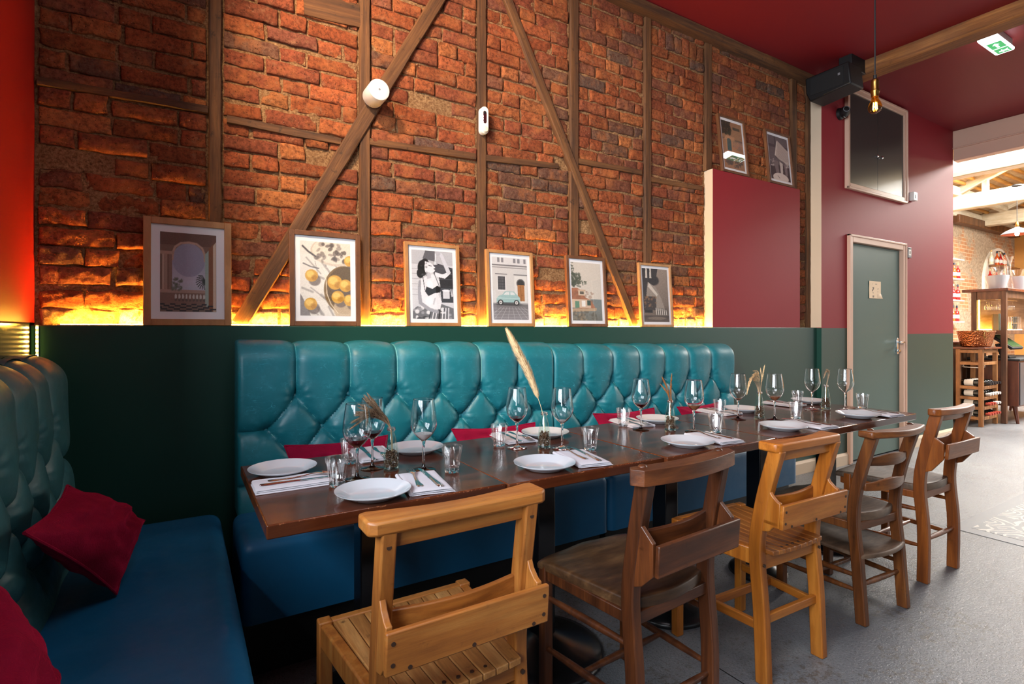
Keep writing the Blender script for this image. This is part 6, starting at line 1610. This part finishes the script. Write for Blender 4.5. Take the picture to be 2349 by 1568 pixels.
# ---- copper bucket on the rack
cu = thing('copper_bucket', 'hammered copper ice bucket on top of the pine rack', 'bucket', (8.36 + .23, 2.56 + .14, RH + .0225))
def mk_copper():
    t = NT('hammered_copper'); co = t.coord('Object'); v = t.n('TexVoronoi', None, Scale=55.0); t.put(v.inputs['Vector'], co)
    bs = t.bsdf(Base_Color=rgb(176, 106, 66), Metallic=1.0, Roughness=.28); t.put(bs.inputs['Normal'], t.bump(v.outputs[0], .8, .01)); return t.mat
MB().lathe([(0, 0), (.135, 0), (.150, .01), (.190, .19), (.196, .20), (.190, .203), (.184, .196), (.146, .014), (0, .012)], 44).build('pail', mk_copper(), cu, smooth=True)
MB().tube([(-.165 + .034 * math.cos(a) * .3, -.075 - .03 + .0 * a, .14 + .034 * math.sin(a)) if False else (-.14 + .036 * math.cos(a), -.135, .145 + .036 * math.sin(a)) for a in np.linspace(0, 2 * PI, 25)], .005, 8).build('ring_handle', M['brass'], cu, smooth=True)
# ---- cabinet with till
cbn = thing('cabinet', 'walnut cabinet on splayed legs carrying the till, right edge', 'cabinet', (9.00, 2.40, 0))
MB().span((0, 0, .22), (1.5, .48, .80)).build('carcass', M['cabinet_wood'], cbn, bevel=.008); MB().span((-.01, -.015, .80), (1.52, .52, .825)).build('top', M['black'], cbn, bevel=.004)
MB().span((.02, -.012, .24), (1.48, -.002, .78)).build('front', m_plain('cabinet_front', rgb(70, 72, 78), .35), cbn)
for x, y in ((.05, .05), (1.45, .05), (.05, .45), (1.45, .45)): MB().tube([(x, y, .22), (x - .0, y - .03 if y < .2 else y + .03, 0)], [.028, .016], 10).build('leg', M['cabinet_wood'], cbn, smooth=True)
tl = thing('till', 'black touchscreen till tilted on its stand, on the walnut cabinet', 'till', (9.24, 2.62, .8255))
MB().span((-.12, -.1, 0), (.12, .12, .03)).build('base', M['black'], tl, bevel=.006); MB().box((0, .02, .10), (.08, .05, .18), rot=(math.radians(-20), 0, 0)).build('stand', M['black'], tl, bevel=.006)
sc_ = MB().box((.02, -.03, .21), (.40, .035, .28), rot=(math.radians(-52), 0, 0)); sc_.build('screen_housing', M['black'], tl, bevel=.006)
s2 = MB().box((.02, -.030 - .0165, .223), (.36, .003, .24), rot=(math.radians(-52), 0, 0)); s2.build('screen', m_plain('till_screen', rgb(60, 84, 52), .12, var=.6, nscale=14), tl)
# ---- pendant over the bar
pn = onY(2333, 534, 2.9); pd_ = thing('pendant_lamp', 'grey metal shade pendant with copper lining over the bar', 'pendant lamp', (pn.x, 2.9, pn.z))
MB().lathe([(.19, -.02), (.185, -.005), (.14, .03), (.07, .065), (.035, .078), (.03, .09)], 36).build('shade', m_plain('grey_enamel', rgb(84, 86, 90), .35), pd_, smooth=True)
MB().lathe([(.186, -.021), (.138, .026), (.07, .060), (0, .07)], 36).build('lining', m_plain('copper_lining', rgb(180, 90, 50), .4), pd_, smooth=True)
MB().lathe([(0, .085), (.022, .085), (.026, .11), (.02, .14), (.014, .17), (0, .17)], 20).build('lamp_holder', M['brass'], pd_, smooth=True)
MB().lathe([(0, -.045), (.02, -.04), (.030, -.015), (.022, .02), (.015, .04), (0, .05)], 20).build('bulb', m_emit('bar_bulb', (1, .8, .5, 1), 8.0), pd_, smooth=True)
MB().tube([(0, 0, .165), (0, 0, 3.39 - pn.z)], .004, 8).build('cord', M['black'], pd_, smooth=True)
MB().lathe([(0, 0), (.06, 0), (.06, -.02), (0, -.02)], 20, c=(0, 0, 3.395 - pn.z)).build('ceiling_plate', M['black'], pd_)
# ================================================================ light
wd = bpy.data.worlds.new('world'); SC.world = wd; wd.use_nodes = True
bg = wd.node_tree.nodes['Background']; bg.inputs[0].default_value = (0.62, 0.74, 0.95, 1); bg.inputs[1].default_value = 0.13
# daylight through the shopfront on the left, the front window and the skylight over the bar
lamp('daylight_left_window', 'AREA', (XL - 1.55, -0.4, 2.2), None, 680, (0.84, 0.92, 1.0), 2.5, 3.6).rotation_euler = (0, -PI / 2, 0)
lamp('daylight_front_window', 'AREA', (3.6, -4.5, 2.0), (3.6, 0, 1.6), 10, (0.86, 0.93, 1.0), 4.0, 2.1)
lamp('ceiling_light', 'AREA', (0.75, -0.35, 3.34), (0.75, -0.35, 0), 24, (0.92, 0.95, 1.0), 1.1, 1.1)
lamp('daylight_skylight', 'AREA', (10.8, 1.4, 3.9), (10.8, 1.4, 0), 1900, (1.0, 0.97, 0.92), 3.2, 4.0)
lamp('daylight_bar_window', 'AREA', (11.8, -3.3, 2.1), (9.6, 3.0, 1.8), 90, (0.95, 0.97, 1.0), 3.0, 2.0)
# warm ceiling spot above the top edge of the photograph, in the window corner
lamp('ceiling_spot', 'SPOT', (-0.36, 1.15, 3.26), (1.6, 2.6, 1.9), 430, (1.0, 0.76, 0.50), 0.08, spot_size=math.radians(66), spot_blend=0.55)
SC.view_settings.exposure = 0.0
